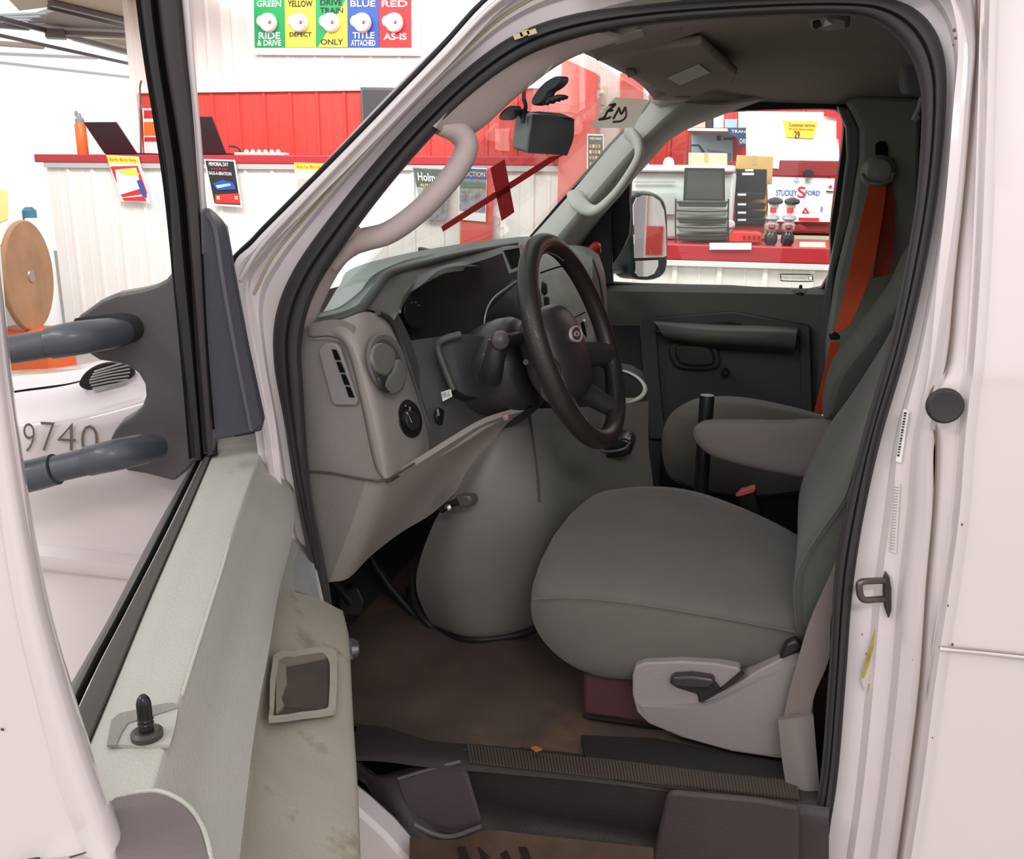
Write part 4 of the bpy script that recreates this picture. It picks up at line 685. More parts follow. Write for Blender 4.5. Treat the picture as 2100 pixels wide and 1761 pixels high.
# instrument cluster hood and cluster
ch = dpat('cluster_hood', [[P(742,634,1.42), P(757,614,1.46), P(785,580,1.53), P(812,556,1.6), P(880,540,1.8), P(980,518,2.1), P(1055,503,2.4), P(1100,520,2.6)],
  [P(770,638,1.47), P(782,620,1.5), P(808,590,1.56), P(830,572,1.62), P(890,552,1.8), P(985,530,2.08), P(1048,518,2.3), P(1062,560,2.35)],
  [P(800,662,1.52), P(806,645,1.54), P(825,605,1.58), P(842,585,1.64), P(900,562,1.8), P(975,545,2.0), P(1020,545,2.15), P(1030,590,2.2)],
  [P(818,640,1.555), P(820,625,1.565), P(835,600,1.61), P(855,578,1.67), P(905,556,1.82), P(972,541,1.98), P(988,545,2.02), P(1000,590,2.06)],
  [P(822,645,1.60), P(826,628,1.61), P(842,602,1.66), P(862,582,1.72), P(910,560,1.87), P(970,548,2.0), P(985,560,2.05), P(998,600,2.1)]], hood_g, nu=4, nv=3, th=.01)
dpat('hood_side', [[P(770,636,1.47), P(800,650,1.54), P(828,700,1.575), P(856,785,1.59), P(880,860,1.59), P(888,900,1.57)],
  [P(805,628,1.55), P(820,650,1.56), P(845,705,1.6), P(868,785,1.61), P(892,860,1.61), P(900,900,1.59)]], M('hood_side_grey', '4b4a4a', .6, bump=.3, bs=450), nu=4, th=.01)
dpat('instrument_cluster', [[P(815,640,1.66), P(860,575,1.72), P(985,535,2.0), P(1060,510,2.3), P(1120,500,2.5)],
  [P(830,690,1.67), P(880,640,1.75), P(990,620,1.95), P(1060,600,2.1), P(1150,600,2.4)],
  [P(850,770,1.66), P(900,720,1.74), P(1000,690,1.88), P(1060,680,2.0), P(1160,700,2.3)]], M('cluster_black', '232529', .6, spec=.2), nu=4, nv=4, th=.01)
g = lathe('gauge', P(848,640,1.655), (1, -.3, .1), [(.03, 0), (.03, .003), (.025, .003)], M('gauge_black', '19191c', .4), bpy.data.objects['instrument_cluster'], 24)
for i in range(7): a = i*.55+2.2; slab('gauge_mark', [P(848+14*math.cos(a)+dx, 642+24*math.sin(a)+dy, 1.648) for dx, dy in ((0,0),(3,0),(3,2),(0,2))], (0, -.001, 0), M('mark_dim', '777770'), g)
# dark knee bolster below the cluster
dpat('knee_bolster', [[P(832,700,1.62), P(900,690,1.66), P(1000,682,1.72), P(1090,680,1.8)], [P(850,770,1.6), P(910,760,1.63), P(1000,760,1.7), P(1090,760,1.78)], [P(872,850,1.57), P(930,840,1.6), P(1010,830,1.68), P(1090,830,1.76)], [P(872,945,1.5), P(940,905,1.55), P(1020,860,1.63), P(1090,850,1.74)]], M('knee_dark', '3c3a3a', .6, bump=.3, bs=450), nu=4, nv=4, th=.01)
dpat('column_surround', [[P(898,702,1.612), P(935,690,1.625), P(985,688,1.65), P(1010,700,1.66)], [P(915,760,1.6), P(945,762,1.61), P(990,765,1.65), P(1020,770,1.67)], [P(938,800,1.59), P(960,812,1.6), P(1000,815,1.64), P(1030,820,1.66)]], M('surround_dark', '323032', .6, bump=.3, bs=450), nu=3, nv=3, th=.012)
tube('surround_rim', [P(885,690,1.6), P(912,694,1.595), P(900,715,1.59), P(922,765,1.585), P(940,800,1.58)], .006, M('rim_olive', '4e4f49', .5), dash, 8, 3) if False else tube('surround_rim', [P(945,686,1.615), P(910,696,1.6), P(898,712,1.597), P(912,755,1.59), P(930,800,1.585)], .007, M('rim_olive', '4b4c47', .5), dash, 8, 4)
st1 = slab('dash_sticker', [P(904,804,1.565), P(923,798,1.572), P(926,812,1.572), P(907,822,1.565)], (.002, -.002, 0), wpaper, dash)
txt('sticker_lettering', 'OVER LAD', P(906,806,1.561), P(922,800.5,1.568), P(908,817,1.561), M('ink', '3b3a3a'), st1)
bez('ignition_plate', 899, 853, 1.575, 10, 18, math.radians(-10), M('knob_black', '1d1d1f', .4), .008, dash)
slab('switch_tab', [P(896,838,1.555), P(900,838,1.555), P(902,852,1.555), P(898,852,1.555)], (0, -.002, 0), M('mark_grey', '8b8b88', .4), dash)
# centre stack
cs = dpat('centre_stack', [[P(1045,512,2.40), P(1075,505,2.4), P(1150,515,2.42), P(1215,525,2.46)], [P(1075,562,2.3), P(1100,556,2.3), P(1150,552,2.32), P(1215,560,2.36)], [P(1085,640,2.2), P(1110,640,2.2), P(1160,640,2.22), P(1215,650,2.26)], [P(1090,720,2.14), P(1120,720,2.14), P(1170,720,2.16), P(1220,720,2.2)]], M('stack_grey', '7d7d76', .5, var=.15, vs=40, bump=.4, bs=300), nu=4, nv=4, th=.01)
ring('stack_screen_frame', [P(*q, 2.06) for q in [(1029,508),(1070,502),(1080,548),(1046,560)]], [P(*q, 2.06) for q in [(1034,513),(1067,507),(1072,543),(1050,552)]], (0, -.01, 0), M('frame_pale', '8d8b87', .4), dash)
slab('stack_screen', [P(*q, 2.062) for q in [(1033,511),(1068,506),(1074,545),(1049,554)]], (0, .004, 0), M('screen_black', '17171a', .2), dash)
dpat('stack_side', [[P(1020,520,2.25), P(1046,560,2.2), P(1055,575,2.1)], [P(1010,560,2.1), P(1010,600,2.05), P(995,640,1.95)], [P(1000,600,2.02), P(995,650,1.95), P(992,690,1.88)]], M('knee_dark', '3c3a3a'), nu=3, nv=3, th=.01)
tube('chrome_trim', [P(1066,572,2.05), P(1040,590,1.98), P(1012,612,1.9), P(997,640,1.86), P(993,675,1.85), P(1004,676,1.85), P(1030,668,1.86)], .0024, M('trim_silver', 'a09d99', .3, metal=.5), dash, 8, 4)
dpat('radio_recess', [[P(1066,576,2.1), P(1090,566,2.15)], [P(1000,640,1.93), P(1080,640,2.0)], [P(998,672,1.9), P(1080,660,2.0)]], darker, nu=2, nv=2, th=.01)
slab('radio_knob', [P(*q, 2.2) for q in [(1113,575),(1122,582),(1124,600),(1118,606),(1112,598)]], (0, -.015, 0), darker, cs, .003)
slab('stack_button', [P(*q, 2.18) for q in [(1116,608),(1126,608),(1128,632),(1118,632)]], (0, -.01, 0), darker, cs, .002)
slab('stack_slot', [P(*q, 2.17) for q in [(1192,662),(1198,656),(1204,690),(1196,680)]], (0, -.01, 0), pitch, cs)
tube('stack_seam', [P(1108,560,2.27), P(1130,552,2.28), P(1158,544,2.3)], .002, pitch, cs, 6, 2)
tube('stack_seam', [P(1165,655,2.19), P(1180,650,2.2), P(1200,640,2.22)], .0015, pitch, cs, 6, 2)
# passenger end of the dashboard
pe = dpat('glovebox_bulge', [[P(1130,505,2.6), P(1170,503,2.6), P(1205,507,2.62), P(1228,522,2.66)], [P(1140,530,2.5), P(1185,528,2.5), P(1215,535,2.52), P(1240,560,2.6)], [P(1160,580,2.45), P(1195,580,2.46), P(1225,590,2.5), P(1245,610,2.6)], [P(1180,660,2.45), P(1210,665,2.46), P(1232,665,2.5), P(1244,665,2.6)], [P(1190,740,2.45), P(1215,750,2.46), P(1235,750,2.5), P(1240,755,2.6)]], M('bulge_grey', '7f837e', .55, bump=.3, bs=450), nu=4, nv=4, th=.01)
tube('glovebox_seam', [P(1182,542,2.475), P(1208,528,2.485), P(1216,534,2.49), P(1228,570,2.49), P(1237,620,2.5), P(1240,660,2.51)], .003, MATS['seam_dark_green'], pe, 8, 3)
lathe('red_cap', P(1218, 516, 2.72), (.3, -.5, .6), [(.016, 0), (.02, .01), (.012, .03), (0, .034)], M('lamp_red', 'b5341c', .3), dash, 18)
# console bin with white rim
cb = slab('console_bin', [P(*q, 2.3) for q in [(1262,758),(1285,763),(1310,777),(1322,797),(1312,815),(1280,826),(1240,830),(1240,760)]], (0, .1, 0), M('bin_dark', '28282a', .6), dash, .004)
tube('bin_rim', [P(1262,758,2.29), P(1285,762,2.29), P(1310,776,2.29), P(1323,796,2.29), P(1314,814,2.29), P(1290,824,2.29), P(1272,826,2.29)], [.002,.003,.004,.006,.006,.005,.005], M('rim_white', 'd9d7cf', .4), cb, 8, 4)
slab('bin_card', [P(*q, 2.285) for q in [(1272,816),(1300,816),(1285,826),(1273,830)]], (0, .003, 0), M('card_grey', 'aeb0aa', .5), cb)
tube('bin_rim', [P(1195,837,2.2), P(1240,834,2.25), P(1275,830,2.285)], .003, M('rim_white', 'd9d7cf'), cb, 8, 2)
# lower dash panel
dpat('lower_dash_panel', [[P(628,966,1.345), P(648,1075,1.35), P(664,1198,1.36)], [P(700,974,1.34), P(684,1080,1.35), P(668,1196,1.362)], [P(752,983,1.338), P(718,1080,1.35), P(676,1192,1.364)]], dashs, nu=4, nv=4, th=.01)
dpat('lower_dash_panel', [[P(750,983,1.338), P(716,1080,1.35), P(672,1194,1.364)], [P(795,984,1.345), P(765,1070,1.37), P(715,1185,1.39)], [P(850,955,1.41), P(815,1035,1.43), P(760,1140,1.45)], [P(930,905,1.5), P(880,990,1.52), P(822,1092,1.53)], [P(1000,865,1.58), P(955,930,1.6), P(890,1050,1.6)], [P(1075,842,1.66), P(1030,880,1.66), P(960,985,1.64)]], dashg, nu=4, nv=4, th=.01)
tube('panel_ridge', [P(885,940,1.475), P(935,912,1.53), P(985,880,1.58), P(1018,862,1.62)], .006, dashg, dash, 8, 3)
lathe('hood_release', P(1037, 855, 1.62), (.3, -1, .2), [(.006, 0), (.006, .01), (.003, .012)], M('release_red', '9b7a7c', .3), dash, 12)
slab('lower_gap', [P(*q, 1.66) for q in [(985,835),(1040,825),(1090,835),(1050,850),(1000,870),(940,905)]], (0, .02, 0), pitch, dash)
bk = slab('brake_release', [P(*q, 1.56) for q in [(933,1015),(962,1016),(966,1028),(962,1040),(945,1042),(932,1034)]], (.01, .02, 0), M('lever_brown', '544f4b', .3), dash, .004)
tube('release_bracket', [P(905,1046,1.57), P(920,1036,1.565), P(940,1028,1.56)], .007, darker, bk, 10, 2); lathe('release_bolt', P(920, 1040, 1.553), (0, -1, .3), [(.006, 0), (.006, .004), (.0, .008)], chrome, bk, 12)
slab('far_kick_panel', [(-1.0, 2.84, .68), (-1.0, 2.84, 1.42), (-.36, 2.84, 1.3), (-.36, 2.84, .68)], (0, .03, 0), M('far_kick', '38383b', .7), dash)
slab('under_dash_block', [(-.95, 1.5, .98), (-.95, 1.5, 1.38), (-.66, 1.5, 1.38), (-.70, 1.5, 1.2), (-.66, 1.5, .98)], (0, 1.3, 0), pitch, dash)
# engine cover
ec = patch('engine_cover', [[P(1020,850,1.68), P(1060,842,1.74), P(1095,838,1.82), P(1200,834,2.0), P(1330,822,2.25)],
  [P(965,960,1.63), P(1020,930,1.63), P(1100,920,1.73), P(1200,915,1.95), P(1330,915,2.2)],
  [P(893,1065,1.64), P(975,1050,1.60), P(1110,1020,1.68), P(1200,1010,1.9), P(1340,1000,2.15)],
  [P(853,1190,1.68), P(940,1180,1.62), P(1090,1150,1.68), P(1200,1120,1.88), P(1340,1100,2.1)],
  [P(878,1268,1.72), P(955,1292,1.66), P(1060,1280,1.7), P(1200,1230,1.88), P(1340,1200,2.1)],
  [P(900,1290,1.74), P(965,1308,1.69), P(1060,1298,1.72), P(1200,1250,1.9), P(1340,1220,2.1)]], M('engine_cover_grey', '7d7a75', .6, bump=.35, bs=400, var=.05), VP, nu=5, nv=5, th=.01)
tube('cover_seam', [P(1086,842,1.795), P(1093,900,1.735), P(1104,980,1.68), P(1106,1030,1.672)], .0022, MATS['seam_line'], ec, 6, 4)
tube('cover_base_seal', [P(845,1180,1.7), P(852,1240,1.72), P(890,1288,1.73), P(965,1311,1.68), P(1060,1302,1.71), P(1110,1285,1.75)], .008, darker, ec, 8, 4)
ctry = slab('cup_tray', [P(*q, 2.02) for q in [(1212,925),(1230,905),(1270,898),(1293,905),(1296,925),(1280,937),(1225,940)]], (0, .08, 0), M('cup_black', '1b1c1e', .25), VP, .01, 2)
tube('tray_rim', [P(1218,918,2.01), P(1245,926,2.0), P(1280,920,2.0), P(1292,908,2.02)], .003, M('cup_glint', '55585a', .2), ctry, 8, 3)
# footwell: dark firewall, floor, pedals
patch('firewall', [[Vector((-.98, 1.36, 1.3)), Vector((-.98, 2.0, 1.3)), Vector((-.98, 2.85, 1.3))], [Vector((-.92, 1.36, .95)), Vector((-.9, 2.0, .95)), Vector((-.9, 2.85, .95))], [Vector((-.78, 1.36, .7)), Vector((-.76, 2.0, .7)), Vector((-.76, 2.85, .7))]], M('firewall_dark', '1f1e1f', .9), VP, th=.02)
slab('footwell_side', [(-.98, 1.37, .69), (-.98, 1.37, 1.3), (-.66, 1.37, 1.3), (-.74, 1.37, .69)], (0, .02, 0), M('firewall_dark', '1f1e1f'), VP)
m_floor = M('dirty_vinyl_floor', '544740', .75, var=.3, vs=5, col2='6b5342', c2s=4, c2t=.53, bump=1.0, bs=14)
fl = []
for yy in (1.345, 1.42, 1.55, 1.7, 1.9, 2.2, 2.84):
    fl.append([Vector((x, yy, .70+.010*math.sin(x*16+yy*9)+.006*math.sin(x*31-yy*21))) for x in (-.9, -.75, -.6, -.5, -.42, -.34, -.26, -.15, 0, .3, 1.43)])
patch('cab_floor', fl, m_floor, VP, nu=3, nv=3, th=.03)
for nm, pts, Y in (('brake_pedal', [(690,1215),(735,1205),(748,1235),(740,1262),(700,1268)], 1.62), ('accelerator_pedal', [(838,1210),(858,1212),(878,1300),(862,1312),(842,1300)], 1.78)):
    q = slab(nm, [P(x, y, Y) for x, y in pts], (-.02, .03, 0), M('pedal_rubber', '2d2727', .6), VP, .006); c = sum((P(x, y, Y) for x, y in pts), Vector())/5
    tube('pedal_arm', [c, c+Vector((-.1, .02, .1)), c+Vector((-.2, .02, .3))], .009, darker, q, 8, 3)
tube('carpet_fold', [P(740,1262,1.62), P(790,1300,1.65), P(850,1345,1.63)], .014, M('fold_dark', '2e2626', .9), VP, 10, 3) if False else None
# ribbed edge mat
bm_ = []
rt_ = [(722,1545),(790,1548),(880,1560),(980,1568),(1080,1577),(1200,1588),(1320,1602),(1480,1622),(1680,1645)]
patch('sill_mat', [[Pz(x, y-58 if x < 800 else y-42, .714) for x, y in rt_], [Pz(x, y-8, .716) for x, y in rt_], [Pz(x, y+14, .705) for x, y in rt_]], M('sill_mat_dark', '2b2726', .7), VP, nu=3, nv=2, th=.02)
for i in range(100):
    t = i/99; x = 960+t*670; y = 1530+t*76; A = Pz(x, y, .7165); B = Pz(x+6, y+34, .7165)
    if i == 0: mv, mf = [], []
    k = len(mv); d = Vector((.0022, 0, 0)); mv += [A-d, A+d, B+d, B-d, A-d+Vector((0, 0, .004)), A+d+Vector((0, 0, .004)), B+d+Vector((0, 0, .004)), B-d+Vector((0, 0, .004))]
    mf += [tuple(k+j for j in f) for f in ((0,1,2,3),(4,5,6,7),(0,1,5,4),(1,2,6,5),(2,3,7,6),(3,0,4,7))]
mk('mat_ribs', mv, mf, M('rib_brown', '4a3f38', .7), bpy.data.objects['sill_mat'])
slab('riser_plate', [Pz(*q, .722) for q in [(1192,1506),(1345,1512),(1500,1545),(1610,1560),(1700,1585),(1700,1608),(1500,1588),(1320,1566),(1200,1552)]], (0, 0, -.012), M('riser_black', '1c1a1a', .7), VP, .002)
# step well
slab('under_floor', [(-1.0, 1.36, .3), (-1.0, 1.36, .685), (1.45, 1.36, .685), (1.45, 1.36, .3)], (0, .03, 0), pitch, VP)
st = patch('step_well', [[P(722,1552,1.3), P(770,1588,1.29), P(850,1572,1.29), P(945,1560,1.29), P(1100,1580,1.29), P(1360,1612,1.29), P(1500,1630,1.29), P(1700,1655,1.29)],
  [P(745,1600,1.285), P(790,1600,1.275), P(860,1590,1.28), P(955,1568,1.3), P(1100,1600,1.3), P(1350,1640,1.3), P(1500,1650,1.28), P(1700,1680,1.28)],
  [P(780,1660,1.27), P(820,1660,1.26), P(880,1650,1.29), P(970,1620,1.315), P(1100,1650,1.32), P(1345,1690,1.32), P(1500,1700,1.28), P(1700,1730,1.28)],
  [P(800,1700,1.25), P(850,1702,1.25), P(910,1712,1.27), P(988,1694,1.33), P(1100,1705,1.33), P(1335,1740,1.33), P(1500,1780,1.28), P(1700,1790,1.28)],
  [P(820,1850,1.2), P(870,1850,1.2), P(920,1850,1.2), P(988,1850,1.2), P(1100,1850,1.2), P(1335,1850,1.2), P(1500,1850,1.27), P(1700,1850,1.27)]], M('step_plastic', '3b3333', .6, bump=.5, bs=300, var=.12, vs=10), VP, nu=4, nv=3, th=.02, angle=60)
slab('step_side_pad', [P(*q, 1.268) for q in [(812,1597),(900,1572),(944,1562),(958,1590),(985,1680),(986,1692),(930,1712),(880,1704),(838,1670),(822,1630)]], (0, .01, 0), M('step_pad_mauve', '4d4445', .6, bump=.4, bs=300), st, .004)
tube('step_pad_rim', [P(816,1596,1.262), P(880,1577,1.262), P(944,1561,1.265)], .003, M('rim_mauve', '6f6768', .5), st, 8, 3)
tube('step_pad_rim', [P(850,1690,1.255), P(890,1710,1.255), P(930,1714,1.258), P(986,1694,1.262)], .004, MATS['rim_mauve'], st, 8, 3)
td = patch('step_tread', [[P(840,1716,1.22), P(930,1722,1.22), P(1000,1702,1.22), P(1100,1712,1.22), P(1340,1738,1.22)], [P(840,1860,1.1), P(930,1860,1.1), P(1000,1860,1.1), P(1100,1860,1.1), P(1340,1860,1.1)]], M('tread_dirt', '5b4536', .85, var=.3, vs=14, bump=.6, bs=80), st, th=.02)
for i in range(4): x = 938+i*42; slab('tread_slot', [P(x, 1736, 1.196), P(x+16, 1736, 1.196), P(x+42, 1800, 1.14), P(x+22, 1800, 1.14)], (0, -.003, .001), M('slot_dark2', '221d1b', .8), td)
slab('step_corner_block', [P(*q, 1.262) for q in [(1368,1628),(1385,1624),(1560,1640),(1640,1655),(1640,1850),(1330,1850),(1338,1760)]], (0, .012, 0), M('step_plastic', '3b3333'), st, .006)
tag(slab('orange_leaf', [Pz(*q, .735) for q in [(1088,1535),(1100,1532),(1112,1538),(1098,1542)]], (0, 0, .003), M('leaf_orange', 'b06a22', .6)), 'tiny orange scrap of leaf on the ribbed sill mat', 'leaf')
# ================= steering wheel and column =================
al, tw, RW = .3706, -.1175, .191
wn = Vector((math.cos(al)*math.cos(tw), math.cos(al)*math.sin(tw), math.sin(al))); wa = Vector((0, 0, 1)).cross(wn).normalized(); wb = wn.cross(wa)
WC = P(1180, 699, 1.7)
def wp(r, deg, h=0.0): a = math.radians(deg); return WC+(wa*math.cos(a)+wb*math.sin(a))*r+wn*h
m_lea = M('wheel_leather', '2c2825', .4, bump=.35, bs=260, spec=.4, coat=.05, var=.15, vs=20)
sw = tube('steering_wheel', [wp(RW, d) for d in range(0, 360, 15)], .0185, m_lea, VP, 20, 4, True)
hub = lab(loft('wheel_hub', [[wp(r*s, d, h) for d, r in ((0,.092),(30,.098),(60,.09),(90,.082),(120,.09),(150,.098),(180,.092),(215,.112),(245,.118),(270,.108),(295,.118),(325,.112))] for s, h in ((.75,-.09),(.95,-.065),(1.0,-.035),(.93,-.012),(.6,.0),(.25,.004))], M('hub_plastic', '363333', .45, bump=.25, bs=400, spec=.45, coat=.1), sw, 2, 1), 'black padded wheel hub')
for d in (198, 342): tube('wheel_spoke', [wp(.07, d, -.05), wp(.12, d, -.035), wp(RW-.004, d, -.004)], [.034, .028, .024], M('hub_plastic', '363333'), sw, 12, 4)
for d in (238, 302): tube('wheel_spoke', [wp(.08, d, -.05), wp(.13, d, -.035), wp(RW-.004, d, -.004)], [.03, .022, .018], M('hub_plastic', '363333'), sw, 12, 4)
def eo(ru, rv, h, n=24, c=(0, .012)): return [WC+wa*(c[0]+ru*math.cos(2*math.pi*i/n))+wb*(c[1]+rv*math.sin(2*math.pi*i/n))+wn*h for i in range(n)]
ring('emblem_rim', eo(.034, .0155, .003), eo(.0295, .012, .003), wn*.005, M('emblem_chrome', 'c4c2be', .5, metal=0.0), sw)
slab('emblem_face', eo(.0295, .012, .003), wn*.003, M('emblem_dark', '2a2c33', .3), sw); ring('emblem_loop', eo(.013, .005, .006), eo(.01, .0032, .006), wn*.002, MATS['emblem_chrome'], sw)
for d in (8,): slab('spoke_button', [wp(.088, d, .0), wp(.1, d, -.004), wp(.1, d+9, -.004), wp(.088, d+9, .0)], wn*.005, M('button_glint', '8a8786', .2, metal=.4), sw)
tube('rim_stitching', [wp(RW-.0188, d, .0) for d in range(60, 215, 8)], .0012, M('stitch_worn', '8b847c', .5), sw, 6, 2)
# steering column shroud
def csec(c, ry, rz, n=12): return [c+wa*ry*math.cos(2*math.pi*i/n)+wb*rz*math.sin(2*math.pi*i/n) for i in range(n)]
colb = loft('steering_column', [csec(WC-wn*.095+wb*-.005, .07, .07), csec(WC-wn*.105+wb*-.008, .096, .096), csec(WC-wn*.17+wb*-.016, .104, .108), csec(WC-wn*.23+wb*-.03, .095, .1), csec(WC-wn*.32+wb*-.04, .075, .08)], M('column_black', '2b2a2a', .4, bump=.2, bs=400, coat=.1), VP, 2, 1)
tube('turn_stalk', [P(1075,690,1.66), P(1045,698,1.6), P(1024,698,1.565)], [.012, .013, .017], darker, colb, 14); lathe('stalk_knob', P(1026,698,1.562), (.3, -1, .1), [(.014, -.012), (.0175, 0), (.015, .008), (.006, .013), (0, .014)], M('knob_taupe', '4e4445', .4), colb, 18)
tube('shroud_stub', [P(1022,700,1.58), P(1012,745,1.58), P(1005,775,1.6)], [.018, .02, .022], M('column_black', '2b2a2a'), colb, 14)
lathe('key_lock', P(1078,742,1.58), (.35, -1, .05), [(.005, 0), (.005, .003), (.003, .003)], M('lock_steel', '5a595c', .4, metal=.3), colb, 14)
# ================= driver's seat =================
def sec(pts, Y): return [P(x, y, Y) for x, y in pts]
near = [(1092,1232),(1150,1222),(1300,1232),(1450,1255),(1640,1285),(1665,1340),(1600,1362),(1420,1375),(1300,1392),(1200,1380),(1125,1330),(1088,1280)]
near2 = [(1096,1185),(1160,1172),(1310,1192),(1460,1215),(1650,1245),(1690,1330),(1620,1372),(1420,1385),(1300,1402),(1200,1385),(1125,1338),(1085,1262)]
mid = [(1128,1095),(1200,1058),(1330,1085),(1480,1118),(1640,1150),(1700,1240),(1620,1290),(1420,1300),(1300,1310),(1220,1300),(1150,1240),(1115,1170)]
far_ = [(1195,1022),(1258,990),(1380,988),(1500,1020),(1640,1085),(1700,1150),(1640,1200),(1460,1200),(1340,1200),(1270,1190),(1215,1140),(1190,1080)]
far2 = [(1225,1040),(1270,1008),(1385,1002),(1500,1035),(1630,1100),(1680,1150),(1640,1190),(1460,1190),(1340,1190),(1285,1170),(1240,1120),(1215,1080)]
ds = thing('dummy', '', '', (0, 0, 0)) if False else None
cush = lab(loft('driver_seat_cushion', [sec(near, 1.405), sec(near2, 1.445), sec(mid, 1.68), sec(far_, 1.90), sec(far2, 1.935)], seatf, VP, 3, 1), 'grey fabric seat cushion')
tube('cushion_piping', [P(1094,1228,1.408), P(1180,1226,1.402), P(1300,1238,1.402), P(1450,1262,1.402), P(1630,1296,1.402)], .0013, seatf, cush, 8, 4)
tube('cushion_seam', [P(1252,1152,1.578), P(1268,1120,1.628), P(1292,1092,1.68)], .0016, M('seam_pale', '979390', .8), cush, 6, 3)
bn = [(1645,1335),(1634,1282),(1632,1200),(1654,1142),(1696,1078),(1733,1024),(1754,960),(1786,856),(1842,730),(1872,600),(1888,480),(1970,480),(1990,700),(1930,1000),(1850,1200),(1800,1340)]
bn2 = [(1640,1310),(1628,1250),(1627,1180),(1646,1115),(1686,1050),(1724,995),(1748,930),(1782,830),(1836,710),(1868,580),(1885,470),(1965,470),(1990,700),(1930,1000),(1840,1180),(1780,1320)]
bm2 = [(1650,1210),(1640,1180),(1638,1110),(1650,1045),(1690,965),(1730,905),(1765,850),(1800,780),(1838,690),(1866,590),(1882,470),(1950,470),(1980,650),(1920,900),(1830,1100),(1760,1220)]
bf = [(1655,1120),(1641,1095),(1633,1033),(1643,969),(1685,879),(1728,820),(1756,780),(1785,735),(1829,665),(1858,600),(1880,500),(1930,500),(1955,620),(1900,860),(1810,1010),(1730,1110)]
bf2 = [(1665,1110),(1652,1085),(1648,1030),(1658,970),(1698,885),(1738,828),(1765,788),(1794,742),(1836,672),(1862,610),(1884,520),(1925,520),(1945,620),(1890,850),(1800,1000),(1725,1100)]
bk_ = lab(loft('driver_seat_back', [sec(bn, 1.40), sec(bn2, 1.43), sec(bm2, 1.65), sec(bf, 1.87), sec(bf2, 1.9)], seatd, VP, 3, 1), 'grey fabric seat backrest')
tube('back_piping', [P(1634,1282,1.402), P(1630,1197,1.40), P(1652,1139,1.398), P(1694,1075,1.396), P(1731,1022,1.396), P(1752,958,1.396), P(1784,854,1.396), P(1840,728,1.396)], .0022, seatd, bk_, 8, 4)
# plastic side shield
sh = slab('seat_side_shield', [P(x, y, 1.39) for x, y in [(1297,1385),(1302,1368),(1322,1359),(1400,1356),(1470,1361),(1516,1370),(1520,1378),(1490,1404),(1470,1420),(1500,1408),(1560,1372),(1610,1347),(1650,1335),(1668,1400),(1668,1500),(1640,1554),(1600,1556),(1500,1541),(1400,1513),(1330,1484),(1306,1460),(1297,1425)]], (0, .045, 0), M('shield_grey', '8c8483', .5, bump=.3, bs=450), VP, .012, 0, 3)
patch('shield_bulge', [[P(1312,1448,1.384), P(1400,1452,1.38), P(1470,1440,1.38), P(1550,1400,1.382), P(1640,1360,1.385)], [P(1330,1478,1.388), P(1400,1508,1.388), P(1480,1532,1.388), P(1560,1545,1.388), P(1640,1545,1.388)]], MATS['shield_grey'], sh, nu=4, nv=3, th=.01)
slab('lever_recess', [P(x, y, 1.385) for x, y in [(1372,1392),(1400,1385),(1440,1388),(1468,1400),(1478,1414),(1450,1436),(1432,1436),(1430,1424),(1385,1410)]], (0, .01, 0), M('recess_black', '1f1b1c', .5), sh, .003)
slab('recliner_lever', [P(x, y, 1.372) for x, y in [(1371,1398),(1382,1388),(1420,1386),(1462,1392),(1468,1402),(1452,1414),(1400,1412),(1378,1407)]], (0, .02, 0), M('lever_black', '2c2627', .35, coat=.3), sh, .006, 0, 3)
slab('shield_edge_gap', [P(x, y, 1.384) for x, y in [(1478,1413),(1520,1378),(1526,1382),(1490,1412),(1440,1440),(1432,1438)]], (0, .006, 0), M('recess_black', '1f1b1c'), sh)
slab('recline_pivot', [P(x, y, 1.384) for x, y in [(1598,1352),(1612,1322),(1632,1312),(1648,1326),(1640,1336),(1610,1350)]], (0, .02, 0), M('pivot_black', '201d1d', .4), sh, .004)
# seat pedestal
b0 = [P(1196,1380,1.45), P(1700,1430,1.45)]; za, zb = .718, .86
box('seat_pedestal', ((b0[0].x+.22), 1.64, (za+zb)/2), (.44, .38, zb-za), M('maroon_box', '4b2b2e', .6, bump=.2, bs=200), VP, .008)
box('pedestal_skirt', ((b0[0].x+.235), 1.66, .711), (.47, .4, .014), M('skirt_dark', '1f1d1c', .7), VP, .004)
lathe('skirt_bolt', P(1292, 1559, 1.495), (0, -1, 0), [(.004, 0), (.003, .003)], chrome, VP, 10)
# belt sleeve by the pillar
patch('driver_seat_belt', [[P(1738,1100,1.37), P(1700,1185,1.365), P(1662,1270,1.362), P(1640,1340,1.36), P(1618,1420,1.36), P(1606,1474,1.36)], [P(1760,1110,1.37), P(1725,1200,1.365), P(1704,1270,1.362), P(1700,1350,1.36), P(1672,1420,1.36), P(1662,1466,1.36)]], M('belt_grey', '7a6d6b', .7, bump=.3, bs=900), VP, th=.003)
patch('belt_sleeve', [[P(1596,1476,1.352), P(1604,1560,1.345), P(1620,1650,1.335), P(1636,1696,1.33)], [P(1630,1472,1.346), P(1640,1560,1.338), P(1652,1640,1.33), P(1655,1688,1.325)], [P(1668,1466,1.352), P(1676,1560,1.345), P(1682,1640,1.335), P(1682,1664,1.33)]], M('sleeve_grey', '7b7270', .55), VP, th=.012)
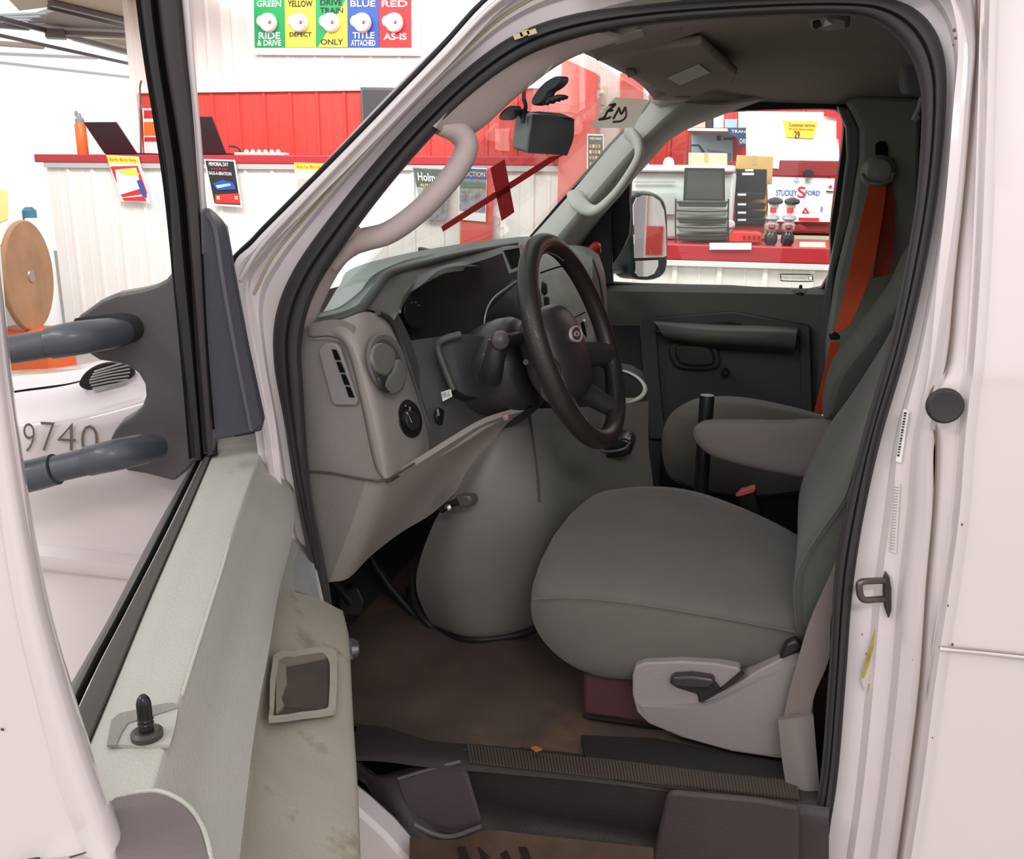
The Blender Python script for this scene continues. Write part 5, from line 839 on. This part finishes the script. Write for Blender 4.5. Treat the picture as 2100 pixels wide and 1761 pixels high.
# armrest of the driver's seat
a1 = [(1432,868),(1500,866),(1600,868),(1720,872),(1720,985),(1600,975),(1530,960),(1460,940),(1428,915),(1418,893)]
a2 = [(x+(12 if i < 2 or i > 6 else 0), y-5 if i < 4 else y-12) for i, (x, y) in enumerate(a1)]
ar = lab(loft('seat_armrest', [sec([(x+4, y+2 if i < 4 else y-6) for i, (x, y) in enumerate(a1)], 1.905), sec(a1, 1.92), sec([(x, y-3) for x, y in a2], 1.965), sec([(x+6, y-2) for x, y in a2], 1.985)], M('armrest_fabric', '77706d', .9, var=.1, bump=.3, bs=400), VP, 3, 1), 'padded armrest')
# passenger seat
n1 = [(1356,905),(1372,862),(1412,838),(1520,838),(1700,868),(1740,930),(1720,1000),(1560,1030),(1430,1015),(1372,985)]
n2 = [(1350,900),(1366,852),(1412,826),(1520,824),(1700,858),(1750,920),(1730,990),(1560,1020),(1430,1005),(1362,970)]
n3 = [(1392,850),(1412,822),(1450,812),(1540,815),(1690,850),(1740,890),(1720,930),(1560,940),(1460,930),(1402,900)]
n4 = [(1418,838),(1432,818),(1465,811),(1545,815),(1680,850),(1720,880),(1700,910),(1560,920),(1470,910),(1424,880)]
pc_ = lab(loft('passenger_seat_cushion', [sec(n1, 2.25), sec(n2, 2.28), sec(n3, 2.62), sec(n4, 2.7)], seatf, VP, 3, 1), 'grey fabric passenger cushion')
q1 = [(1700,868),(1697,852),(1716,790),(1738,755),(1776,708),(1810,664),(1838,630),(1866,570),(1885,500),(1940,500),(1950,640),(1880,780),(1800,860),(1740,880)]
q2 = [(1694,862),(1691,846),(1710,782),(1732,747),(1770,700),(1804,655),(1833,620),(1862,560),(1880,495),(1940,490),(1950,640),(1880,780),(1800,850),(1735,875)]
q3 = [(1690,850),(1684,830),(1685,795),(1701,735),(1726,700),(1754,664),(1786,622),(1820,576),(1855,505),(1905,500),(1920,620),(1850,740),(1775,830),(1725,850)]
q4 = [(1696,850),(1691,830),(1692,795),(1708,740),(1732,706),(1760,671),(1792,628),(1826,583),(1860,515),(1900,515),(1910,620),(1840,740),(1775,825),(1725,845)]
lab(loft('passenger_seat_back', [sec(q1, 2.25), sec(q2, 2.28), sec(q3, 2.64), sec(q4, 2.68)], seatd, VP, 3, 1), 'grey fabric passenger backrest')
box('passenger_pedestal', (P(1560,1000,2.45).x, 2.46, .8), (.4, .36, .2), M('skirt_dark', '1f1d1c'), VP, .01)
# buckle and black tube between the seats
lathe('black_tube', P(1437,1010,2.06), (0, 0, 1), [(.0165, -.16), (.0165, 0), (.0165, P(1437,815,2.06).z-P(1437,1010,2.06).z), (.0155, P(1437,812,2.06).z-P(1437,1010,2.06).z+.003)], M('tube_black', '1d1e20', .35), VP, 20)
bu = slab('seat_buckle', [P(*q, 2.0) for q in [(1512,1016),(1545,998),(1562,1060),(1560,1090),(1530,1085)]], (0, .03, 0), M('buckle_black', '1b1b1d', .4), VP, .006)
slab('buckle_button', [P(*q, 1.99) for q in [(1508,1018),(1520,1006),(1548,998),(1551,1002),(1546,1010),(1516,1019)]], (0, .02, 0), M('button_red', 'c65a52', .4), bu, .002)
lathe('reel_housing', P(1590, 1080, 1.99), (0, 0, 1), [(.05, -.2), (.05, .0), (.03, .02)], pitch, VP, 16) if False else None
# ================= open driver's door =================
def U(px, py, u): d = ray(px, py); return EYE+d*(((DH-EYE).dot(DU)+u)/d.dot(DU))      # plane across the door at distance u from the hinge
def lerp2(a, b, t): return (a[0]+(b[0]-a[0])*t, a[1]+(b[1]-a[1])*t)
def mid2(L1, L2, t): return [lerp2(a, b, t) for a, b in zip(L1, L2)]
def zl(L, z): return [Pz(x, y, z if not isinstance(z, (list, tuple)) else z[i]) for i, (x, y) in enumerate(L)]
def yl_(L, Y): return [P(x, y, Y if not isinstance(Y, (list, tuple)) else Y[0]+(Y[1]-Y[0])*(948-y)/948) for x, y in L]
sk_ = [DH+DU*u+DN*w_+Vector((0, 0, z)) for u, w_, z in ((.0,-.05,1.16),(.86,-.05,1.16),(.9,-.05,.9),(.86,-.06,.5),(.05,-.06,.5),(.0,-.05,.8))]
door = lab(slab('driver_door', sk_, DN*.03, paint, VP, .01), 'white driver door swung open')
slab('door_card', [DH+DU*u+DN*.0+Vector((0, 0, z)) for u, z in ((.04,1.17),(.86,1.17),(.88,.9),(.84,.56),(.08,.56),(.02,.8))], DN*.06, M('door_card_grey', '9a978f', .55, bump=.3, bs=380), door, .01)
A = [(446,902),(385,1045),(310,1215),(235,1395),(178,1530),(60,1815)]
B = [(552,882),(506,1010),(456,1165),(402,1335),(356,1480),(262,1815)]
Cc = [(590,900),(604,1060),(572,1212),(552,1330),(522,1500),(485,1815)]
zc_ = [1.17,1.14,1.13,1.13,1.13,1.13]
patch('door_top_rail', [zl(A, 1.215), zl(mid2(A, B, .05), 1.222), zl(mid2(A, B, .93), 1.2225), zl(mid2(A, B, .98), 1.2215), zl(mid2(B, Cc, .02), 1.219), zl(mid2(B, Cc, .1), 1.212), zl(mid2(B, Cc, .5), [1.195,1.18,1.175,1.17,1.17,1.17]), zl(mid2(B, Cc, .92), [1.175,1.148,1.14,1.137,1.137,1.137]), zl(Cc, zc_)], panelg, door, nu=5, nv=3, th=.012, angle=60, lin_v=True)
tube('rail_highlight_edge', zl([(472,1105),(456,1165),(402,1335),(374,1425)], 1.221), .0016, M('edge_highlight', 'b9b7ad', .35), door, 6, 4)  # pale tube painting the highlight along the rail's ridge
patch('door_inner_face', [[Pz(588,893,1.18), Pz(560,1050,1.12), Pz(568,1215,1.07)], [Pz(604,960,1.14), Pz(600,1080,1.08), Pz(600,1225,1.03)], [Pz(632,1090,1.06), Pz(632,1150,1.03), Pz(632,1240,1.0)], [Pz(666,1240,.98), Pz(664,1255,.975), Pz(656,1275,.965)]], panelg, door, nu=4, nv=4, th=.012)
patch('cloth_insert', [[Pz(602,1080,1.068), Pz(622,1090,1.06), Pz(640,1130,1.04)], [Pz(596,1150,1.055), Pz(630,1170,1.03), Pz(657,1232,.992)], [Pz(606,1212,1.03), Pz(634,1220,1.012), Pz(656,1234,.992)]], M('insert_cloth', '9c9d9e', .9, bump=.8, bs=500), door, nu=4, nv=4, th=.004)
L0 = [(566,1208),(556,1270),(546,1335),(528,1470),(512,1620),(488,1815)]
L1 = [(640,1222),(640,1280),(634,1330),(622,1470),(610,1620),(600,1815)]
L2 = [(690,1246),(702,1290),(706,1335),(710,1470),(716,1620),(722,1815)]
L3 = [(704,1258),(714,1300),(718,1340),(725,1480),(734,1620),(741,1815)]
L4 = [(690,1300),(704,1340),(712,1390),(722,1560),(732,1700),(738,1880)]
zp = [1.05,1.045,1.04,1.04,1.04,1.04]
patch('door_armrest', [zl(L0, [1.08,1.1,1.115,1.12,1.12,1.12]), zl(mid2(L0, L1, .15), [1.06,1.06,1.06,1.06,1.06,1.06]), zl(L1, [1.02,1.02,1.02,1.02,1.02,1.02]), zl(L2, [.99]*6), zl(L3, [.97]*6), zl(L4, [.92]*6)], armg, door, nu=5, nv=4, th=.012, angle=60)
def zr(x): return float(np.interp(x, [540, 560, 632, 700, 715], [1.072, 1.064, 1.024, 1.0, .992]))+.009
ring('pull_cup_rim', [Pz(*q, zr(q[0])) for q in [(560,1342),(600,1333),(660,1325),(684,1329),(692,1350),(690,1440),(680,1456),(620,1463),(558,1470),(552,1454)]], [Pz(*q, zr(q[0])) for q in [(572,1352),(604,1346),(655,1337),(668,1342),(676,1362),(674,1436),(666,1452),(620,1458),(566,1466),(562,1448)]], (0, 0, -.008), armg, door, 2, .002)
slab('pull_cup', [Pz(*q, zr(q[0])-.004) for q in [(570,1350),(604,1344),(655,1335),(670,1340),(678,1362),(676,1436),(667,1454),(620,1460),(564,1468),(560,1448)]], (0, 0, -.004), M('cup_hollow_shade', '4d4540', .6, var=.25, vs=14), door, 0, 2)  # flat plate coloured dark to read as a shaded hollow
slab('cup_side_shade', [Pz(*q, zr(q[0])-.0015) for q in [(566,1356),(586,1352),(590,1440),(566,1462)]], (0, 0, -.004), M('cup_side_shade', '857d6f', .6), door)  # flat toned pieces, painted shading for the hollow's sides
slab('cup_side_shade', [Pz(*q, zr(q[0])-.001) for q in [(566,1354),(662,1337),(674,1344),(660,1352),(586,1362)]], (0, 0, -.004), M('cup_side_shade2', '7b7062', .6), door)
kb = Pz(722, 1330, .93)
lathe('window_crank_knob', kb-DN*.012, DN, [(.016, 0), (.018, .012), (.012, .022), (0, .025)], M('knob_chrome', '8d8f94', .2, metal=.8), door, 20)
slab('armrest_screw', [Pz(*q, .955) for q in [(725,1488),(731,1490),(731,1500),(725,1500)]], DN*-.004, chrome, door)
rcp = [(219,1526),(228,1476),(245,1462),(340,1441),(358,1440),(366,1450),(358,1494),(348,1527),(300,1527)]
slab('lock_recess_floor', zl(rcp, 1.2255), (0, 0, -.003), M('recess_panel', 'aaa8a0', .5, bump=.4, bs=380), door)
slab('lock_recess_shade', zl([(245,1462),(340,1441),(358,1440),(366,1450),(340,1458),(262,1482),(250,1500),(238,1527),(219,1527),(228,1476)], 1.2265), (0, 0, -.002), M('recess_wall_shade', '86857d', .5, bump=.4, bs=380), door)  # flat plate toned darker, painting the shaded side of the recess
pb = Pz(301, 1503, 1.2285)
lathe('lock_pin_grommet', pb, (0, 0, 1), [(.012, -.003), (.012, .001), (.009, .003), (.006, .0025)], M('grommet', '3b3836', .4), door, 28); lathe('lock_pin', pb, (0, 0, 1), [(.0056, 0), (.0056, .026), (.0046, .030), (.0025, .033), (0, .034)], M('pin_black', '171618', .3), door, 20)
for i in range(2): lathe('pin_ridge', pb+Vector((0, 0, .008+.0035*i)), (0, 0, 1), [(.0056, 0), (.0062, .001), (.0056, .002)], MATS['pin_black'], door, 16)
slab('release_scoop', [Pz(*q, 1.228) for q in [(222,1648),(260,1632),(310,1624),(345,1632),(382,1655),(408,1690),(424,1740),(436,1830),(300,1860),(250,1790)]], (0, 0, -.004), M('scoop_mauve', '6d6262', .55, bump=.3, bs=300), door, .001, 2)
tube('scoop_rim', [Pz(*q, 1.226) for q in [(222,1646),(262,1629),(315,1622),(352,1632),(388,1656),(414,1694),(430,1745),(440,1830)]], .0022, panelg, door, 8, 4)
A0 = [(418,938),(350,1078),(262,1250),(205,1360),(150,1478),(20,1770)]
patch('belt_weatherstrip', [zl(A0, 1.218), zl(mid2(A0, A, .15), 1.222), zl(mid2(A0, A, .9), 1.224), zl(mid2(A0, A, 1.02), 1.221)], M('felt_strip', '4a4742', .85, bump=.4, bs=300), door, nu=5, nv=2, th=.008)
A1 = [(408,932),(336,1078),(246,1250),(190,1352),(130,1470),(0,1760)]; A2 = [(398,945),(322,1078),(232,1250),(180,1342),(120,1450),(-20,1740)]
patch('outer_belt_seal', [zl(A2, 1.205), zl(mid2(A2, A1, .5), 1.214), zl(A1, 1.216), zl(mid2(A1, A0, .8), 1.212)], M('seal_pewter', '5a5654', .35, metal=.2), door, nu=5, nv=2, th=.006)
tube('belt_slot', zl([(412,934),(342,1078),(252,1252),(196,1358),(140,1476),(10,1765)], 1.215), .0032, pitch, door, 8, 4)
def strip(nm, La, Lb, Y, mat, th=.012, b=.012): return patch(nm, [yl_(La, Y), yl_(mid2(La, Lb, .2), [Y[0]-b, Y[1]-b]), yl_(mid2(La, Lb, .8), [Y[0]-b, Y[1]-b]), yl_(Lb, Y)], mat, door, nu=4, nv=2, th=th)
f0 = [(266,-160),(284,0),(302,130),(324,260),(343,390),(352,560),(376,760),(398,948)]
f1 = [(300,-160),(314,0),(330,130),(350,260),(368,390),(384,560),(402,760),(416,942)]
f2 = [(308,-160),(322,0),(338,130),(360,260),(378,390),(392,560),(410,760),(424,936)]
f3 = [(352,-160),(372,0),(384,130),(398,260),(408,390),(414,470),(424,700),(440,930)]
f3b = [(352,-160),(372,0),(384,130),(396,240),(403,320),(408,390),(411,420),(413,440)]
f4 = [(372,-160),(390,0),(400,130),(409,240),(415,320),(418,390),(420,420),(421,440)]
YY = [1.23, 1.12]
patch('channel_backing', [yl_(f0, [1.25, 1.14]), yl_(f3, [1.25, 1.14])], pitch, door, nu=4, nv=2, th=.006); strip('front_channel_outer', f0, f1, YY, M('frame_rubber', '2a272b', .45, spec=.5), .02); strip('front_channel_inner', f2, f3, YY, M('frame_rubber2', '3a3535', .5), .016)
tube('channel_groove', yl_(mid2(f1, f2, .5), [1.235, 1.125]), .006, pitch, door, 8, 3)
strip('front_frame_paint', f3b, f4, [1.232, 1.12], paint, .008, .004)
sp = slab('mirror_sail_cover', [P(x, y, 1.15+(x-411)*.0003) for x, y in [(411,440),(413,429),(424,427),(440,440),(463,467),(480,565),(508,715),(541,866),(536,884),(445,902),(436,930),(428,760),(416,600)]], (-.014, .03, 0), M('sail_blue_black', '3c3c44', .5, bump=.3, bs=400), door, .006)
tube('sail_cover_groove', yl_([(414,520),(420,640),(428,760),(438,880)], 1.148), .002, pitch, door, 6, 3)
patch('sail_cover_facet', [[P(x, y, 1.165+(x-440)*.0003) for x, y in [(440,436),(464,466),(482,565),(510,715),(542,862)]], [P(x, y, 1.147+(x-440)*.0003) for x, y in [(430,434),(446,474),(460,570),(486,720),(518,884)]]], M('sail_facet', '53535c', .45, bump=.3, bs=400), door, nu=4, nv=2, th=.006)
R0 = [(-4,380),(2,520),(22,740),(42,900),(72,1090),(110,1270),(165,1460),(215,1610),(283,1775),(350,1900)]
R1 = [(-60,380),(-50,520),(-25,740),(0,900),(30,1090),(64,1270),(112,1460),(160,1610),(222,1775),(290,1900)]
R2 = [(-90,380),(-80,520),(-58,740),(-34,900),(-10,1090),(20,1270),(66,1460),(104,1610),(164,1775),(220,1900)]
R3 = [(-260,380),(-250,520),(-240,740),(-220,900),(-200,1090),(-170,1270),(-130,1460),(-90,1610),(-40,1800),(0,1950)]
ul = lambda L, u: [U(x, y, u) for x, y in L]
patch('door_rear_frame', [ul(R0, .90), ul(mid2(R0, R1, .1), .925), ul(mid2(R0, R1, .5), .94), ul(R1, .945), ul(mid2(R1, R2, .7), .937), ul(R2, .935), ul(R3, .935)], paint, door, nu=5, nv=3, th=.012, angle=60)
slab('paint_chip', [U(*q, .937) for q in [(2,1492),(9,1494),(8,1498),(2,1497)]], DU*.0004, M('chip_dark', '4a403c', .8), door)
slab('paint_scratch', [U(*q, .942) for q in [(142,1756),(176,1746),(177,1748),(144,1759)]], DU*.0004, MATS['chip_dark'], door)
# tow mirror bracket and arms
brk = [(350,392),(353,470),(352,560),(340,574),(318,586),(290,594),(238,603),(206,616),(184,632),(164,646),(157,655),(160,690),(177,722),(204,739),(240,744),(265,751),(284,766),(297,788),(299,812),(291,835),(270,855),(245,870),(234,885),(227,900),(236,940),(247,956),(262,966),(300,972),(357,987),(385,965),(412,930),(404,800),(392,640),(378,520),(366,430)]
mb = lab(slab('mirror_bracket', [P(x, y, 1.255-(350-x)*.0002) for x, y in brk], (-.02, .045, 0), M('bracket_grey', '524d4e', .42, bump=.2, bs=400, coat=.15), VP, .014, 0, 4), 'dark grey mirror bracket')
m_arm = M('arm_slate', '474b53', .4, coat=.1)
ring('arm_socket', [P(*q, 1.212) for q in [(150,660),(180,650),(230,646),(258,655),(270,680),(262,702),(235,714),(190,722)]], [P(*q, 1.212) for q in [(155,664),(184,656),(230,652),(253,660),(262,680),(256,698),(232,708),(190,716)]], (0, .03, 0), M('socket_line', '2b2b2e', .5), mb, 3)
tube('mirror_arm', [P(256,680,1.21), P(225,684,1.18), P(160,693,1.13), P(106,703,1.12)], [.017,.0235,.0245,.0235], m_arm, mb, 18, 4); tube('mirror_arm', [P(104,704,1.12), P(35,715,1.1), P(-80,733,1.06)], [.0205,.0205,.0195], m_arm, mb, 18, 4)
tube('mirror_arm', [P(328,915,1.21), P(295,920,1.18), P(240,932,1.13), P(182,945,1.12)], [.017,.0235,.0235,.0225], m_arm, mb, 18, 4); tube('mirror_arm', [P(180,946,1.12), P(112,962,1.1)], [.0205,.020], m_arm, mb, 18, 4); tube('mirror_arm', [P(114,962,1.1), P(60,976,1.09), P(-60,1000,1.06)], [.0235,.024,.0235], m_arm, mb, 18, 4)
box('mirror_head', P(-150, 850, 1.05), (.06, .16, .36), M('bracket_grey', '524d4e'), mb, .02)
# ================= things left in the cab =================
dc = thing('dash_camera', 'square black dash camera hanging from a suction mount on the windshield', 'camera', P(1125, 275, 1.75))
def cq(nm, pts, Y, d, mt, bev=.003, par=None, sm=0): return slab(nm, [P(x, y, Y) for x, y in pts], (0, d, 0), mt, par or dc, bev, sm)
fr = [P(1090,234,1.50), P(1166,237,1.53), P(1180,246,1.54), P(1179,262,1.54), P(1163,319,1.535), P(1082,315,1.50)]
slab('camera_body', fr, (-.035, .03, .008), M('camera_side', '6c7274', .4), dc, .006, 0, 3)
patch('camera_screen', [[P(1096,235,1.496), P(1130,236,1.512), P(1178,245,1.535)], [P(1087,278,1.496), P(1130,280,1.512), P(1176,284,1.535)], [P(1083,313,1.496), P(1125,316,1.512), P(1163,319,1.53)]], M('camera_black', '0e0e10', .4), dc, nu=3, nv=3, th=.006)
cq('camera_top', [(1082,230),(1105,228),(1150,232),(1178,244),(1166,242),(1098,236)], 1.52, .02, M('camera_top', '3b3d3c', .5), .002)
tube('mount_arm', [P(1078,238,1.52), P(1066,230,1.51), P(1050,232,1.5)], [.009,.006,.008], black, dc, 12, 4); slab('suction_cup', [P(x, y, 1.5) for x, y in [(1022,241),(1028,229),(1040,219),(1050,216),(1054,222),(1050,235),(1038,245),(1027,246)]], (.01, .012, 0), black, dc, .003, 2)
tag(tube('camera_cord', [P(1075,182,1.46), P(1074,200,1.47), P(1078,218,1.49), P(1074,236,1.5), P(1072,252,1.5)], .0032, black), 'black cord running up from the dash camera', 'cord')
cl = thing('spring_clip', 'black spring clip stuck on the windshield above the dash camera', 'clip', P(1115, 190, 1.75))
slab('clip_lever', [P(x, y, 1.45) for x, y in [(1090,205),(1100,187),(1118,168),(1138,157),(1147,157),(1147,168),(1136,180),(1122,188),(1116,200),(1105,212),(1092,215)]], (.012, .01, 0), M('clip_black', '252729', .35), cl, .003, 2)
slab('clip_jaw', [P(x, y, 1.455) for x, y in [(1092,214),(1104,206),(1118,203),(1132,197),(1144,193),(1152,197),(1148,204),(1146,200),(1142,206),(1138,203),(1133,209),(1128,206),(1121,213),(1115,209),(1110,216),(1104,213),(1098,217)]], (.01, .008, 0), black, cl, .001)
m_tape = translucent('red_tape', 'c8555a', .12)
def wq(nm, pts, mt, w0=.008, th=.001, par=None): return slab(nm, [Wn(x, y, w0) for x, y in pts], WSN*(-th), mt, par)
tag(wq('red_tape_strip', [(905,465),(1040,378),(1128,322),(1155,318),(1040,392),(909,475)], m_tape), 'long narrow red tape strip stuck across the windshield', 'tape')
tag(wq('red_tape_strip', [(1006,345),(1035,327),(1055,435),(1029,453)], m_tape, .011), 'short wide red tape strip crossing the long one', 'tape')
pn = thing('windshield_note', 'translucent paper note with mirrored handwriting at the top of the windshield', 'note', Wn(1262, 232, .01))
wq('note_sheet', [(1262,200),(1330,205),(1300,262),(1208,262),(1225,240)], translucent('note_paper', 'efece4', .3), .012, .0008, pn)
def stroke(px, r=.0026): tube('handwriting', [Wn(x, y, .015) for x, y in px], r, M('marker', '565652', .7), pn, 6, 4)
stroke([(1250,216),(1262,214),(1246,228),(1240,240),(1229,245),(1245,243),(1252,240)]); stroke([(1246,228),(1256,226)]); stroke([(1258,243),(1268,225),(1270,222),(1274,234),(1282,220)]); stroke([(1283,222),(1284,238),(1274,248),(1258,250)])
# keep the hierarchy at thing > part > sub-part
def depth(o):
    d = 0
    while o.parent: o = o.parent; d += 1
    return d
def root(o):
    while o.parent: o = o.parent
    return o
for o in list(bpy.data.objects):
    if depth(o) == 2 and len(o.children):
        r = root(o); o.parent = r; o.location = -WOFF.get(r.name, Vector((0, 0, 0)))
